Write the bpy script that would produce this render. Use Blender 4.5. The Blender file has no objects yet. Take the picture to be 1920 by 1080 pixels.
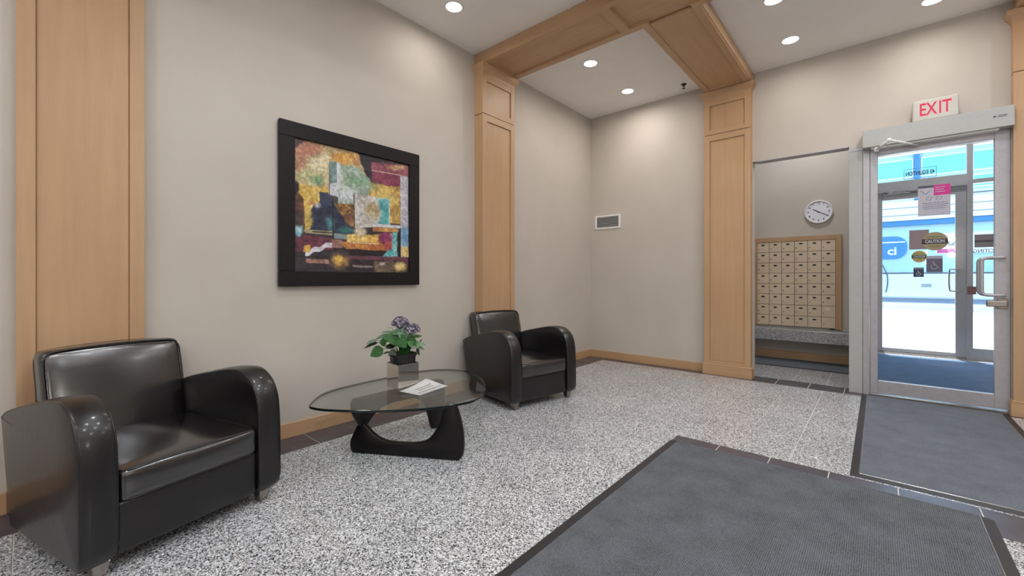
import bpy, bmesh, math, random
import numpy as np
from mathutils import Vector, Matrix
random.seed(7)
S = bpy.context.scene
COL = S.collection
PI = math.pi

# ------------------------------------------------------------------ camera
cam_d = bpy.data.cameras.new('camera'); cam = bpy.data.objects.new('camera', cam_d); COL.objects.link(cam)
cam.location = (0, 0, 1.2)
cam.rotation_euler = (PI/2, 0, math.atan(688/795))
cam_d.sensor_width = 36; cam_d.lens = 795/1920*36; cam_d.shift_y = -18/1920
cam_d.clip_start = .05; cam_d.clip_end = 300
S.camera = cam
# ------------------------------------------------------------------ world, sun, exposure
W = bpy.data.worlds.new('world'); S.world = W; W.use_nodes = True
wn = W.node_tree; wn.nodes.clear()
wo = wn.nodes.new('ShaderNodeOutputWorld'); bg = wn.nodes.new('ShaderNodeBackground')
sky = wn.nodes.new('ShaderNodeTexSky'); sky.sky_type = 'NISHITA'; sky.sun_disc = False
sky.sun_elevation = math.radians(62); sky.sun_rotation = math.radians(20); sky.ozone_density = 1.5; sky.air_density = 1.2
bg.inputs['Strength'].default_value = .8
wn.links.new(sky.outputs[0], bg.inputs[0]); wn.links.new(bg.outputs[0], wo.inputs[0])
sd = bpy.data.lights.new('sun', 'SUN'); sun = bpy.data.objects.new('sun', sd); COL.objects.link(sun)
sd.energy = 12; sd.angle = .009; sd.color = (1, .97, .92)
sun.rotation_euler = Vector((-.10, .62, 1.0)).to_track_quat('Z', 'Y').to_euler()
S.view_settings.view_transform = 'Standard'; S.view_settings.look = 'None'
S.view_settings.gamma = 1; S.view_settings.use_curve_mapping = False
S.view_settings.exposure = 0.05
LAMP_W = 5.6         # watts of one ceiling downlight by the walls
FILL_W = 34          # watts of one fill lamp added behind the camera
LAMP_W2 = 14.5         # and of one over the middle of the lobby
LAMP_C = (1, .93, .86)      # warm lamps along the walls
LAMP_C2 = (.93, .96, 1.0)    # cooler lamps over the middle

# ------------------------------------------------------------------ materials
def new_mat(name):
    m = bpy.data.materials.new(name); m.use_nodes = True
    nt = m.node_tree; b = nt.nodes['Principled BSDF']
    return m, nt, b
def N(nt, typ, **kw):
    n = nt.nodes.new(typ)
    for k, v in kw.items():
        if k in n.inputs: n.inputs[k].default_value = v
        else: setattr(n, k, v)
    return n
def srgb(r, g, b):
    f = lambda c: ((c/255+.055)/1.055)**2.4 if c > 10 else c/255/12.92
    return (f(r), f(g), f(b), 1)
def ramp(nt, fac, stops):
    r = nt.nodes.new('ShaderNodeValToRGB'); e = r.color_ramp.elements
    while len(e) < len(stops): e.new(.5)
    for i, (p, c) in enumerate(stops): e[i].position = p; e[i].color = c
    nt.links.new(fac, r.inputs[0]); return r.outputs[0]
def worldpos(nt, scale=(1, 1, 1)):
    g = nt.nodes.new('ShaderNodeNewGeometry'); m = nt.nodes.new('ShaderNodeMapping')
    m.inputs['Scale'].default_value = scale
    nt.links.new(g.outputs['Position'], m.inputs['Vector']); return m.outputs[0]
def noise(nt, vec, scale, detail=4, rough=.55):
    n = N(nt, 'ShaderNodeTexNoise'); n.inputs['Scale'].default_value = scale
    n.inputs['Detail'].default_value = detail; n.inputs['Roughness'].default_value = rough
    nt.links.new(vec, n.inputs['Vector']); return n.outputs['Fac']
def bump(nt, b, h, strength=.1, dist=.002):
    bp = nt.nodes.new('ShaderNodeBump'); bp.inputs['Strength'].default_value = strength; bp.inputs['Distance'].default_value = dist
    nt.links.new(h, bp.inputs['Height']); nt.links.new(bp.outputs[0], b.inputs['Normal'])
def plain(name, c, rough=.5, metal=0, c2=None, nscale=30, bumps=0, coat=0, spec=.5):
    m, nt, b = new_mat(name)
    v = worldpos(nt); f = noise(nt, v, nscale)
    if c2 is None: c2 = tuple(min(1, x*1.07) for x in c[:3])+(1,)
    nt.links.new(ramp(nt, f, [(.3, c), (.7, c2)]), b.inputs['Base Color'])
    b.inputs['Roughness'].default_value = rough; b.inputs['Metallic'].default_value = metal
    b.inputs['Coat Weight'].default_value = coat; b.inputs['Specular IOR Level'].default_value = spec
    if bumps: bump(nt, b, f, bumps)
    return m
def wood(name, axis, dark=0):
    m, nt, b = new_mat(name)
    s = [16, 16, 16]; s[axis] = .9
    v = worldpos(nt, tuple(s)); f = noise(nt, v, 1.6, 6, .6)
    v2 = worldpos(nt, (1, 1, 1)); f2 = noise(nt, v2, 1.3, 3)
    mx = N(nt, 'ShaderNodeMath', operation='ADD'); mx.inputs[1].default_value = 0
    mm = N(nt, 'ShaderNodeMath', operation='MULTIPLY'); mm.inputs[1].default_value = .5
    nt.links.new(f, mx.inputs[0]); nt.links.new(f2, mx.inputs[1]); nt.links.new(mx.outputs[0], mm.inputs[0])
    c = ramp(nt, mm.outputs[0], [(.32, srgb(176, 140, 105)), (.5, srgb(182, 147, 111)), (.68, srgb(189, 155, 119))])
    nt.links.new(c, b.inputs['Base Color'])
    b.inputs['Roughness'].default_value = .46; b.inputs['Coat Weight'].default_value = .0
    bump(nt, b, f, .03)
    return m
WX, WY, WZ = wood('maple_x', 0), wood('maple_y', 1), wood('maple_z', 2)
def wall_mat():
    m, nt, b = new_mat('wall_vinyl')
    v = worldpos(nt, (60, 60, 300)); f = noise(nt, v, 1.5, 3)
    v2 = worldpos(nt); f2 = noise(nt, v2, 1.1, 3)
    a = N(nt, 'ShaderNodeMath', operation='MULTIPLY_ADD'); a.inputs[1].default_value = .35
    nt.links.new(f, a.inputs[0])
    h = N(nt, 'ShaderNodeMath', operation='MULTIPLY'); h.inputs[1].default_value = .65
    nt.links.new(f2, h.inputs[0]); nt.links.new(h.outputs[0], a.inputs[2])
    nt.links.new(ramp(nt, a.outputs[0], [(.3, srgb(181, 173, 163)), (.7, srgb(195, 188, 179))]), b.inputs['Base Color'])
    b.inputs['Roughness'].default_value = .62; bump(nt, b, f, .12, .001)
    return m
WALL = wall_mat()
CEIL = plain('ceiling_paint', srgb(234, 229, 225), .8, nscale=3, c2=srgb(238, 234, 230))
def granite(name, dk, mid, lt, scale, rough):
    m, nt, b = new_mat(name)
    v = worldpos(nt)
    vo = N(nt, 'ShaderNodeTexVoronoi'); vo.inputs['Scale'].default_value = scale; vo.inputs['Randomness'].default_value = 1
    nz = N(nt, 'ShaderNodeTexNoise'); nz.inputs['Scale'].default_value = scale*1.3; nz.inputs['Detail'].default_value = 2
    nt.links.new(v, nz.inputs['Vector'])
    mixv = N(nt, 'ShaderNodeMixRGB'); mixv.inputs[0].default_value = .012
    nt.links.new(v, mixv.inputs[1]); nt.links.new(nz.outputs['Color'], mixv.inputs[2]); nt.links.new(mixv.outputs[0], vo.inputs['Vector'])
    sep = N(nt, 'ShaderNodeSeparateColor'); nt.links.new(vo.outputs['Color'], sep.inputs[0])
    big = noise(nt, v, 2.2, 3)
    ad = N(nt, 'ShaderNodeMath', operation='MULTIPLY_ADD'); ad.inputs[1].default_value = .22; nt.links.new(big, ad.inputs[0]); 
    sb = N(nt, 'ShaderNodeMath', operation='SUBTRACT'); sb.inputs[1].default_value = .11; nt.links.new(sep.outputs[0], sb.inputs[0])
    nt.links.new(sb.outputs[0], ad.inputs[2])
    c = ramp(nt, ad.outputs[0], [(.0, dk), (.19, dk), (.29, mid), (.55, lt), (.95, srgb(234, 236, 238))])
    nt.links.new(c, b.inputs['Base Color'])
    b.inputs['Roughness'].default_value = rough
    return m
GRAN = granite('granite_speckled', srgb(42, 43, 46), srgb(127, 129, 132), srgb(171, 173, 176), 200, .15)
GRANL = granite('granite_ledge', srgb(88, 88, 92), srgb(124, 124, 126), srgb(142, 142, 144), 260, .3)
SLATE = plain('dark_tile', srgb(62, 59, 66), .28, c2=srgb(84, 80, 88), nscale=7)
GROUT = plain('grout', srgb(208, 202, 194), .8)
def mat_carpet(name, c1, c2, rib):
    m, nt, b = new_mat(name)
    v = worldpos(nt); f = noise(nt, v, 260, 2, .7); f2 = noise(nt, v, 6, 3)
    w = N(nt, 'ShaderNodeTexWave'); w.inputs['Scale'].default_value = rib; w.inputs['Distortion'].default_value = 2
    w.bands_direction = 'X'; w.inputs['Detail'].default_value = 2
    nt.links.new(v, w.inputs['Vector'])
    a = N(nt, 'ShaderNodeMath', operation='MULTIPLY_ADD'); a.inputs[1].default_value = .22; nt.links.new(w.outputs['Fac'], a.inputs[0])
    h = N(nt, 'ShaderNodeMath', operation='MULTIPLY'); h.inputs[1].default_value = .95; nt.links.new(f, h.inputs[0]); nt.links.new(h.outputs[0], a.inputs[2])
    a2 = N(nt, 'ShaderNodeMath', operation='MULTIPLY_ADD'); a2.inputs[1].default_value = .3; nt.links.new(f2, a2.inputs[0]); nt.links.new(a.outputs[0], a2.inputs[2])
    nt.links.new(ramp(nt, a2.outputs[0], [(.35, c1), (.9, c2)]), b.inputs['Base Color'])
    b.inputs['Roughness'].default_value = .95; b.inputs['Specular IOR Level'].default_value = .1
    bump(nt, b, a.outputs[0], .6, .004)
    return m
CARPET = mat_carpet('ribbed_carpet', srgb(14, 15, 17), srgb(108, 112, 117), 40)
CARPET2 = mat_carpet('flat_carpet', srgb(56, 60, 66), srgb(118, 123, 131), 60)
CARPET3 = mat_carpet('skylit_blue_carpet', srgb(58, 76, 98), srgb(92, 116, 146), 60)  # blue cast of the skylight mixed into the vestibule carpet colour
RUBBER = plain('rubber', srgb(38, 38, 41), .45)
LEATHER = plain('black_leather', srgb(20, 17, 18), .27, c2=srgb(34, 28, 29), nscale=5, coat=.25, spec=.6)
def leather(name, r, bs=.18):
    m, nt, b = new_mat(name)
    v = worldpos(nt); f = noise(nt, v, 5); g = noise(nt, v, 420, 2, .6); g2 = noise(nt, v, 14, 3)
    nt.links.new(ramp(nt, f, [(.3, srgb(10, 9, 10)), (.7, srgb(20, 17, 19))]), b.inputs['Base Color'])
    b.inputs['Roughness'].default_value = r; b.inputs['Specular IOR Level'].default_value = 1.0 if r < .25 else .45
    b.inputs['Coat Weight'].default_value = .6 if r < .25 else .3; b.inputs['Coat Roughness'].default_value = .14
    a = N(nt, 'ShaderNodeMath', operation='MULTIPLY_ADD'); a.inputs[1].default_value = 3.0; nt.links.new(g2, a.inputs[0]); nt.links.new(g, a.inputs[2])
    bump(nt, b, a.outputs[0], bs, .003)
    return m
LEATHER = leather('leather_gloss', .19, .09)
LEATHERM = leather('leather_side', .32)
PIPING = plain('leather_piping', srgb(26, 23, 25), .3)
CHROME = plain('foot_metal', srgb(150, 142, 135), .25, 1)
BLACKWOOD = plain('black_lacquer', srgb(10, 9, 10), .35, c2=srgb(18, 13, 15), nscale=8, spec=.3)
FRAMEB = plain('black_frame', srgb(24, 21, 22), .45, c2=srgb(32, 28, 29), spec=.2)
ALU = plain('aluminium', srgb(168, 166, 170), .38, .35, c2=srgb(178, 176, 180))
ALUW = plain('painted_metal', srgb(168, 169, 167), .45)
SIGNW = plain('sign_housing', srgb(190, 186, 178), .5)
STEEL = plain('brushed_steel', srgb(170, 165, 160), .25, 1)
MIRROR = plain('polished_steel', srgb(205, 198, 190), .05, 1)
WHITEP = plain('white_plastic', srgb(228, 226, 224), .4)
BLACKP = plain('black_plastic', srgb(22, 22, 24), .45)
PAPER = plain('paper', srgb(235, 233, 232), .7)
INK = plain('ink', srgb(60, 60, 66), .7)
BOXM = plain('mailbox_enamel', srgb(214, 194, 168), .4, c2=srgb(218, 199, 174))
SOIL = plain('soil', srgb(38, 30, 26), .95, nscale=200, bumps=1)
def leafm(name, c1, c2, r=.4):
    m, nt, b = new_mat(name)
    v = worldpos(nt); f = noise(nt, v, 40, 3)
    nt.links.new(ramp(nt, f, [(.3, c1), (.7, c2)]), b.inputs['Base Color'])
    b.inputs['Roughness'].default_value = r
    return m
LEAF = leafm('leaf_green', srgb(46, 104, 48), srgb(80, 142, 66))
LEAFP = leafm('leaf_pale', srgb(118, 158, 128), srgb(150, 184, 156))
LEAFD = leafm('leaf_dark', srgb(38, 62, 40), srgb(60, 86, 56))
STEMM = leafm('stem_green', srgb(70, 88, 52), srgb(92, 110, 66))
PETAL = leafm('petal_purple', srgb(40, 32, 60), srgb(84, 70, 112))
PETALW = leafm('petal_pale', srgb(170, 160, 190), srgb(205, 198, 215))
def glass(name, tint, ior=1.5, rough=0.0, dust=0):
    m = bpy.data.materials.new(name); m.use_nodes = True; nt = m.node_tree; nt.nodes.clear()
    o = nt.nodes.new('ShaderNodeOutputMaterial'); t = nt.nodes.new('ShaderNodeBsdfTransparent'); g = nt.nodes.new('ShaderNodeBsdfGlossy')
    t.inputs[0].default_value = tint; g.inputs['Roughness'].default_value = rough
    f = nt.nodes.new('ShaderNodeFresnel'); geo = nt.nodes.new('ShaderNodeNewGeometry'); mr = nt.nodes.new('ShaderNodeMapRange')
    mr.inputs['To Min'].default_value = ior; mr.inputs['To Max'].default_value = 1/ior   # the same reflectance on both faces of the pane
    nt.links.new(geo.outputs['Backfacing'], mr.inputs['Value']); nt.links.new(mr.outputs[0], f.inputs[0]); mx = nt.nodes.new('ShaderNodeMixShader')
    nt.links.new(f.outputs[0], mx.inputs[0]); nt.links.new(t.outputs[0], mx.inputs[1]); nt.links.new(g.outputs[0], mx.inputs[2])
    nt.links.new(mx.outputs[0], o.inputs[0]); return m
GLASS = glass('window_glass', (.97, .985, .985, 1))
TGLASS = glass('table_glass', (.89, .925, .91, 1))
TEDGE = plain('glass_edge', srgb(12, 22, 20), .12)
def emit(name, c, s):
    m = bpy.data.materials.new(name); m.use_nodes = True; nt = m.node_tree; nt.nodes.clear()
    o = nt.nodes.new('ShaderNodeOutputMaterial'); e = nt.nodes.new('ShaderNodeEmission'); e.inputs[0].default_value = c; e.inputs[1].default_value = s
    nt.links.new(e.outputs[0], o.inputs[0]); return m
LENS = emit('lamp_lens', (1, .98, .95, 1), 14)
EXITR = emit('exit_red', (.95, .10, .16, 1), .75)
EXITG = emit('exit_halo', (1, .60, .60, 1), .85)
CONCRETE = plain('pavement', srgb(222, 222, 218), .85, nscale=3)
ASPHALT = plain('asphalt', srgb(104, 118, 130), .85, nscale=8)
FAC = plain('skylit_facade', srgb(176, 216, 226), .8, nscale=2)  # cyan of the skylit shade mixed into the wall colour
FACW = plain('white_facade', srgb(232, 240, 240), .8, nscale=2)
FACB = plain('blue_facade', srgb(40, 130, 190), .6, nscale=2)
FGLASS = plain('facade_pane', srgb(110, 205, 215), .15, nscale=4)

# ------------------------------------------------------------------ mesh helpers
def link(name, me, mats, parent=None, kind=None, smooth=False, loc=None):
    o = bpy.data.objects.new(name, me); COL.objects.link(o)
    if mats is not None:
        for m in (mats if isinstance(mats, (list, tuple)) else [mats]):
            if m.name not in [x.name for x in me.materials if x]: me.materials.append(m)
    if parent is not None: o.parent = parent
    if kind: o['kind'] = kind
    if loc is not None: o.location = loc
    if smooth:
        for p in me.polygons: p.use_smooth = True
    return o
def bm_obj(name, bm, mats, parent=None, kind=None, smooth=False, loc=None, auto=None):
    bmesh.ops.recalc_face_normals(bm, faces=bm.faces[:])
    me = bpy.data.meshes.new(name); bm.to_mesh(me); bm.free()
    o = link(name, me, mats, parent, kind, smooth, loc)
    if auto is not None:
        for p in me.polygons: p.use_smooth = True
        me.set_sharp_from_angle(angle=math.radians(auto))
    return o
def box(bm, x0, x1, y0, y1, z0, z1, bev=0, seg=1, mi=0):
    r = bmesh.ops.create_cube(bm, size=1)
    vs = r['verts']
    for v in vs:
        v.co = Vector((x0 if v.co.x < 0 else x1, y0 if v.co.y < 0 else y1, z0 if v.co.z < 0 else z1))
    fs = list({f for v in vs for f in v.link_faces})
    for f in fs: f.material_index = mi
    if bev:
        es = list({e for v in vs for e in v.link_edges})
        r = bmesh.ops.bevel(bm, geom=es, offset=bev, segments=seg, affect='EDGES', profile=.5)
        for f in r['faces']: f.material_index = mi
    return vs
def bx(name, x0, x1, y0, y1, z0, z1, m, parent=None, kind=None, bev=0, seg=1):
    bm = bmesh.new(); box(bm, x0, x1, y0, y1, z0, z1, bev, seg)
    return bm_obj(name, bm, m, parent, kind)
def empty(name, loc=(0, 0, 0), rz=0, label=None, cat=None, group=None, kind=None):
    o = bpy.data.objects.new(name, None); COL.objects.link(o); o.location = loc; o.rotation_euler = (0, 0, rz)
    if label: o['label'] = label
    if cat: o['category'] = cat
    if group: o['group'] = group
    if kind: o['kind'] = kind
    return o
def tag(o, label, cat, group=None):
    o['label'] = label; o['category'] = cat
    if group: o['group'] = group
    return o
def tube(bm, pts, r, n=8, r2=None, mi=0, closed=False):
    pts = [Vector(p) for p in pts]; rings = []
    m = len(pts)
    for i, p in enumerate(pts):
        if closed: d = pts[(i+1) % m]-pts[i-1]
        else: d = pts[min(i+1, m-1)]-pts[max(i-1, 0)]
        d.normalize()
        up = Vector((0, 0, 1)) if abs(d.z) < .95 else Vector((0, 1, 0))
        a = d.cross(up).normalized(); b = a.cross(d).normalized()
        rr = r if r2 is None else r+(r2-r)*i/(m-1)
        rings.append([bm.verts.new(p+a*rr*math.cos(2*PI*k/n)+b*rr*math.sin(2*PI*k/n)) for k in range(n)])
    for i in range(m if closed else m-1):
        A, B = rings[i], rings[(i+1) % m]
        for k in range(n):
            f = bm.faces.new((A[k], A[(k+1) % n], B[(k+1) % n], B[k])); f.material_index = mi
    if not closed:
        bm.faces.new(rings[0]).material_index = mi; bm.faces.new(rings[-1][::-1]).material_index = mi
def lathe(bm, prof, n=32, c=(0, 0, 0), mi=0):
    rings = []
    for r, z in prof:
        if r < 1e-6: rings.append([bm.verts.new((c[0], c[1], c[2]+z))])
        else: rings.append([bm.verts.new((c[0]+r*math.cos(2*PI*k/n), c[1]+r*math.sin(2*PI*k/n), c[2]+z)) for k in range(n)])
    for A, B in zip(rings, rings[1:]):
        for k in range(n):
            a, b = A[k % len(A)], A[(k+1) % len(A)]; c2, d = B[(k+1) % len(B)], B[k % len(B)]
            vs = []
            for v in (a, b, c2, d):
                if v not in vs: vs.append(v)
            if len(vs) > 2: bm.faces.new(vs).material_index = mi
def prism(bm, poly, f0, f1, mi=0):
    """poly: 2D points; f0/f1 map a 2D point to 3D on each side"""
    A = [bm.verts.new(f0(p)) for p in poly]; B = [bm.verts.new(f1(p)) for p in poly]
    n = len(poly)
    fs = [bm.faces.new(A), bm.faces.new(B[::-1])]
    for k in range(n): fs.append(bm.faces.new((A[k], B[k], B[(k+1) % n], A[(k+1) % n])))
    for f in fs: f.material_index = mi
    return A, B
def catmull(pts, sub=6, closed=False):
    pts = [Vector(p) for p in pts]; n = len(pts); out = []
    rng = range(n) if closed else range(n-1)
    for i in rng:
        if closed: p0, p1, p2, p3 = pts[i-1], pts[i], pts[(i+1) % n], pts[(i+2) % n]
        else: p0, p1, p2, p3 = pts[max(i-1, 0)], pts[i], pts[i+1], pts[min(i+2, n-1)]
        for k in range(sub):
            t = k/sub
            out.append(.5*((2*p1)+(-p0+p2)*t+(2*p0-5*p1+4*p2-p3)*t*t+(-p0+3*p1-3*p2+p3)*t**3))
    if not closed: out.append(pts[-1])
    return out
def rbox(x0, x1, y0, y1, z0, z1, r, n=6, deform=None):
    """rounded box from a gridded cube"""
    def axis(lo, hi):
        a = [lo+r*t for t in (0, .12, .3, .55, 1)] if hi-lo > 2*r else [lo, (lo+hi)/2]
        inner = [lo+r+(hi-lo-2*r)*k/n for k in range(1, n)] if hi-lo > 2*r else []
        b = [hi-r*t for t in (1, .55, .3, .12, 0)] if hi-lo > 2*r else [hi]
        return a+inner+b
    X, Y, Z = axis(x0, x1), axis(y0, y1), axis(z0, z1)
    bm = bmesh.new(); cache = {}
    def V(i, j, k):
        key = (i, j, k)
        if key not in cache:
            p = Vector((X[i], Y[j], Z[k]))
            q = Vector((min(max(p.x, x0+r), x1-r), min(max(p.y, y0+r), y1-r), min(max(p.z, z0+r), z1-r)))
            d = p-q
            if d.length > 1e-9: p = q+d.normalized()*r*min(1, d.length/r*1.0 if d.length < r else 1)
            if deform: p = Vector(deform(p))
            cache[key] = bm.verts.new(p)
        return cache[key]
    a, b, c = len(X)-1, len(Y)-1, len(Z)-1
    for i in range(a):
        for j in range(b):
            for k in (0, c): bm.faces.new((V(i, j, k), V(i+1, j, k), V(i+1, j+1, k), V(i, j+1, k)))
    for i in range(a):
        for k in range(c):
            for j in (0, b): bm.faces.new((V(i, j, k), V(i+1, j, k), V(i+1, j, k+1), V(i, j, k+1)))
    for j in range(b):
        for k in range(c):
            for i in (0, a): bm.faces.new((V(i, j, k), V(i, j+1, k), V(i, j+1, k+1), V(i, j, k+1)))
    return bm
def text_mesh(txt, size, ext=.0008, offset=0, align='CENTER', sx=1):
    c = bpy.data.curves.new('lettering', 'FONT'); c.body = txt; c.size = size; c.extrude = ext; c.offset = offset
    c.align_x = align; c.align_y = 'CENTER'; c.resolution_u = 2
    o = bpy.data.objects.new('tmp_text', c); COL.objects.link(o)
    dg = bpy.context.evaluated_depsgraph_get()
    me = bpy.data.meshes.new_from_object(o.evaluated_get(dg))
    bpy.data.objects.remove(o); bpy.data.curves.remove(c)
    if sx != 1:
        for v in me.vertices: v.co.x *= sx
    return me
def text(name, txt, size, loc, m, parent=None, mirror=False, ext=.0008, offset=0, rot=None, sx=1):
    """text standing upright, read from -Y (mirror: read from +Y)"""
    me = text_mesh(txt, size, ext, offset, sx=sx)
    me.materials.clear()
    M = Matrix.Rotation(PI/2, 4, 'X')
    if mirror: M = Matrix.Rotation(PI, 4, 'Z') @ M
    if rot is not None: M = rot
    me.transform(M)
    o = link(name, me, m, parent); o.location = loc
    return o

# ------------------------------------------------------------------ floor
CZ = 3.66; LW = -3.37; EW = 5.75; RW = 3.2; BW = -4.2
floor = bx('floor', LW-.2, RW+.2, BW-.2, 9.12, -.2, -.0035, GROUT, kind='structure')
tile_cache = {}
def tile_mesh(w, h, m, g=None):
    g = .0022 if m is GRAN else .003
    key = (round(w, 3), round(h, 3), m.name)
    if key not in tile_cache:
        bm = bmesh.new(); b = .0009
        lo = [bm.verts.new(p) for p in ((g, g, -.0035), (w-g, g, -.0035), (w-g, h-g, -.0035), (g, h-g, -.0035))]
        md = [bm.verts.new(p) for p in ((g, g, -b), (w-g, g, -b), (w-g, h-g, -b), (g, h-g, -b))]
        up = [bm.verts.new(p) for p in ((g+b, g+b, 0), (w-g-b, g+b, 0), (w-g-b, h-g-b, 0), (g+b, h-g-b, 0))]
        for A, B in ((lo, md), (md, up)):
            for k in range(4): bm.faces.new((A[k], A[(k+1) % 4], B[(k+1) % 4], B[k]))
        bm.faces.new(up)
        me = bpy.data.meshes.new('floor_tile'); bm.to_mesh(me); bm.free(); me.materials.append(m)
        tile_cache[key] = me
    return tile_cache[key]
rest = []
def tile(x0, x1, y0, y1, m, name, single=True):
    if x1-x0 < .012 or y1-y0 < .012: return
    if single:
        o = bpy.data.objects.new(name, tile_mesh(x1-x0, y1-y0, m)); COL.objects.link(o); o.parent = floor; o.location = (x0, y0, 0)
    else: rest.append((x0, x1, y0, y1, m))
P = .318
gx = [-3.08]+[-1.403+P*k for k in range(-4, 15)]
gx = [x for x in gx if x <= RW]+[RW]
YS = [.927+P*k for k in range(-16, 16)]
def seen(x0, x1, y0, y1):
    xm, ym = (x0+x1)/2, (y0+y1)/2
    d = .6547*-xm+.7559*ym; a = .7559*xm+.6547*ym
    return d > .55 and abs(a/d) < 1.33 and 1.2/d < .82
def fill(x0, x1, y0, y1, xs, ys, m, name):
    xs = sorted({x0, x1} | {x for x in xs if x0+.01 < x < x1-.01}); ys = sorted({y0, y1} | {y for y in ys if y0+.01 < y < y1-.01})
    for a, b in zip(xs, xs[1:]):
        for c, d in zip(ys, ys[1:]):
            under = (a > -1.16 and b < .45 and d < 3.1) or (a > -.13 and b < .86 and c > 3.3 and d < 5.7)
            tile(a, b, c, d, m, name, seen(a, b, c, d) and not under)
fill(-3.08, -1.17, BW+.3, 5.60, gx, YS, GRAN, 'floor_tile')
fill(-1.17, RW-.3, 3.285, 5.60, gx, YS, GRAN, 'floor_tile')
fill(-1.17, RW-.3, BW+.3, 2.97, gx, YS, GRAN, 'floor_tile')
bxs = [-.9+.31*k for k in range(-9, 14)]
fill(LW, -3.08, BW, 5.60, [], [1.425+.32*k for k in range(-20, 20)], SLATE, 'border_tile')
fill(LW, RW, 5.60, 5.91, bxs, [], SLATE, 'border_tile')
fill(-1.17, RW-.3, 2.97, 3.285, [-.865+.316*k for k in range(0, 14)], [], SLATE, 'border_tile')
fill(-1.60, -.15, 5.91, 7.5, [-1.088+.318*k for k in range(-1, 4)], [5.91+.318*k for k in range(8)], GRAN, 'floor_tile')
fill(-.06, 2.2, 5.91, 9.1, [.26+.318*k for k in range(8)], [5.91+.318*k for k in range(12)], GRAN, 'floor_tile')
for mm, nm in ((GRAN, 'remaining_granite_tiles'), (SLATE, 'remaining_border_tiles')):
    bm = bmesh.new()
    for (a, b, c, d, m) in rest:
        if m is mm: box(bm, a+.0016, b-.0016, c+.0016, d-.0016, -.0034, 0)
    bm_obj(nm, bm, mm, floor, 'stuff')

# ------------------------------------------------------------------ walls and ceiling
bx('wall_left', LW-.15, LW, BW-.15, 7.8, -.2, CZ+.2, WALL, kind='structure')
bx('wall_back', LW, RW+.15, BW-.15, BW, -.2, CZ+.2, WALL, kind='structure')
bx('wall_right', RW, RW+.15, BW, EW, -.2, CZ+.2, WALL, kind='structure')
bm = bmesh.new()
box(bm, LW, -1.15, EW, EW+.13, -.0, CZ+.1)                # end wall beside the corner pilaster
box(bm, -1.15, -.24, EW, EW+.13, 2.60, CZ+.1)             # over the mailbox opening
box(bm, -.24, .89, EW, EW+.13, 2.56, CZ+.1)               # over the door
box(bm, .89, RW, EW, EW+.13, 0, CZ+.1)
bm_obj('wall_end', bm, WALL, kind='structure')
bx('ceiling', LW-.15, RW+.15, BW-.15, 9.3, CZ, CZ+.15, CEIL, kind='structure')
# mailbox nook
bm = bmesh.new(); box(bm, -1.70, -.07, 7.5, 7.62, 0, CZ); bm_obj('wall_nook_back', bm, WALL, kind='structure')
bm = bmesh.new(); box(bm, -1.70, -1.60, EW+.13, 7.5, 0, CZ); bm_obj('wall_nook_left', bm, WALL, kind='structure')
bm = bmesh.new(); box(bm, -.15, -.07, EW+.13, 9.1, 0, CZ); bm_obj('wall_nook_right', bm, WALL, kind='structure')
# thin shadow bead under the header over the opening
bx('trim_9', -1.11, -.25, EW-.004, EW+.134, 2.592, 2.604, ALU, kind='structure')
# baseboards
bx('baseboard_left', LW, LW+.016, .55, 3.24, 0, .11, WY, kind='structure', bev=.002)
bx('baseboard_left_far', LW, LW+.016, 3.81, EW, 0, .11, WY, kind='structure', bev=.002)
bx('baseboard_left_near', LW, LW+.016, BW, -.05, 0, .11, WY, kind='structure', bev=.002)
bx('baseboard_end', LW+.016, -1.69, EW-.016, EW, 0, .11, WX, kind='structure', bev=.002)
bx('baseboard_nook', -1.60, -.15, 7.484, 7.5, 0, .115, WX, kind='structure', bev=.002)
bx('baseboard_back', LW, RW, BW, BW+.016, 0, .11, WX, kind='structure', bev=.002)
bx('baseboard_right', RW-.016, RW, BW, EW, 0, .11, WY, kind='structure', bev=.002)

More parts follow.
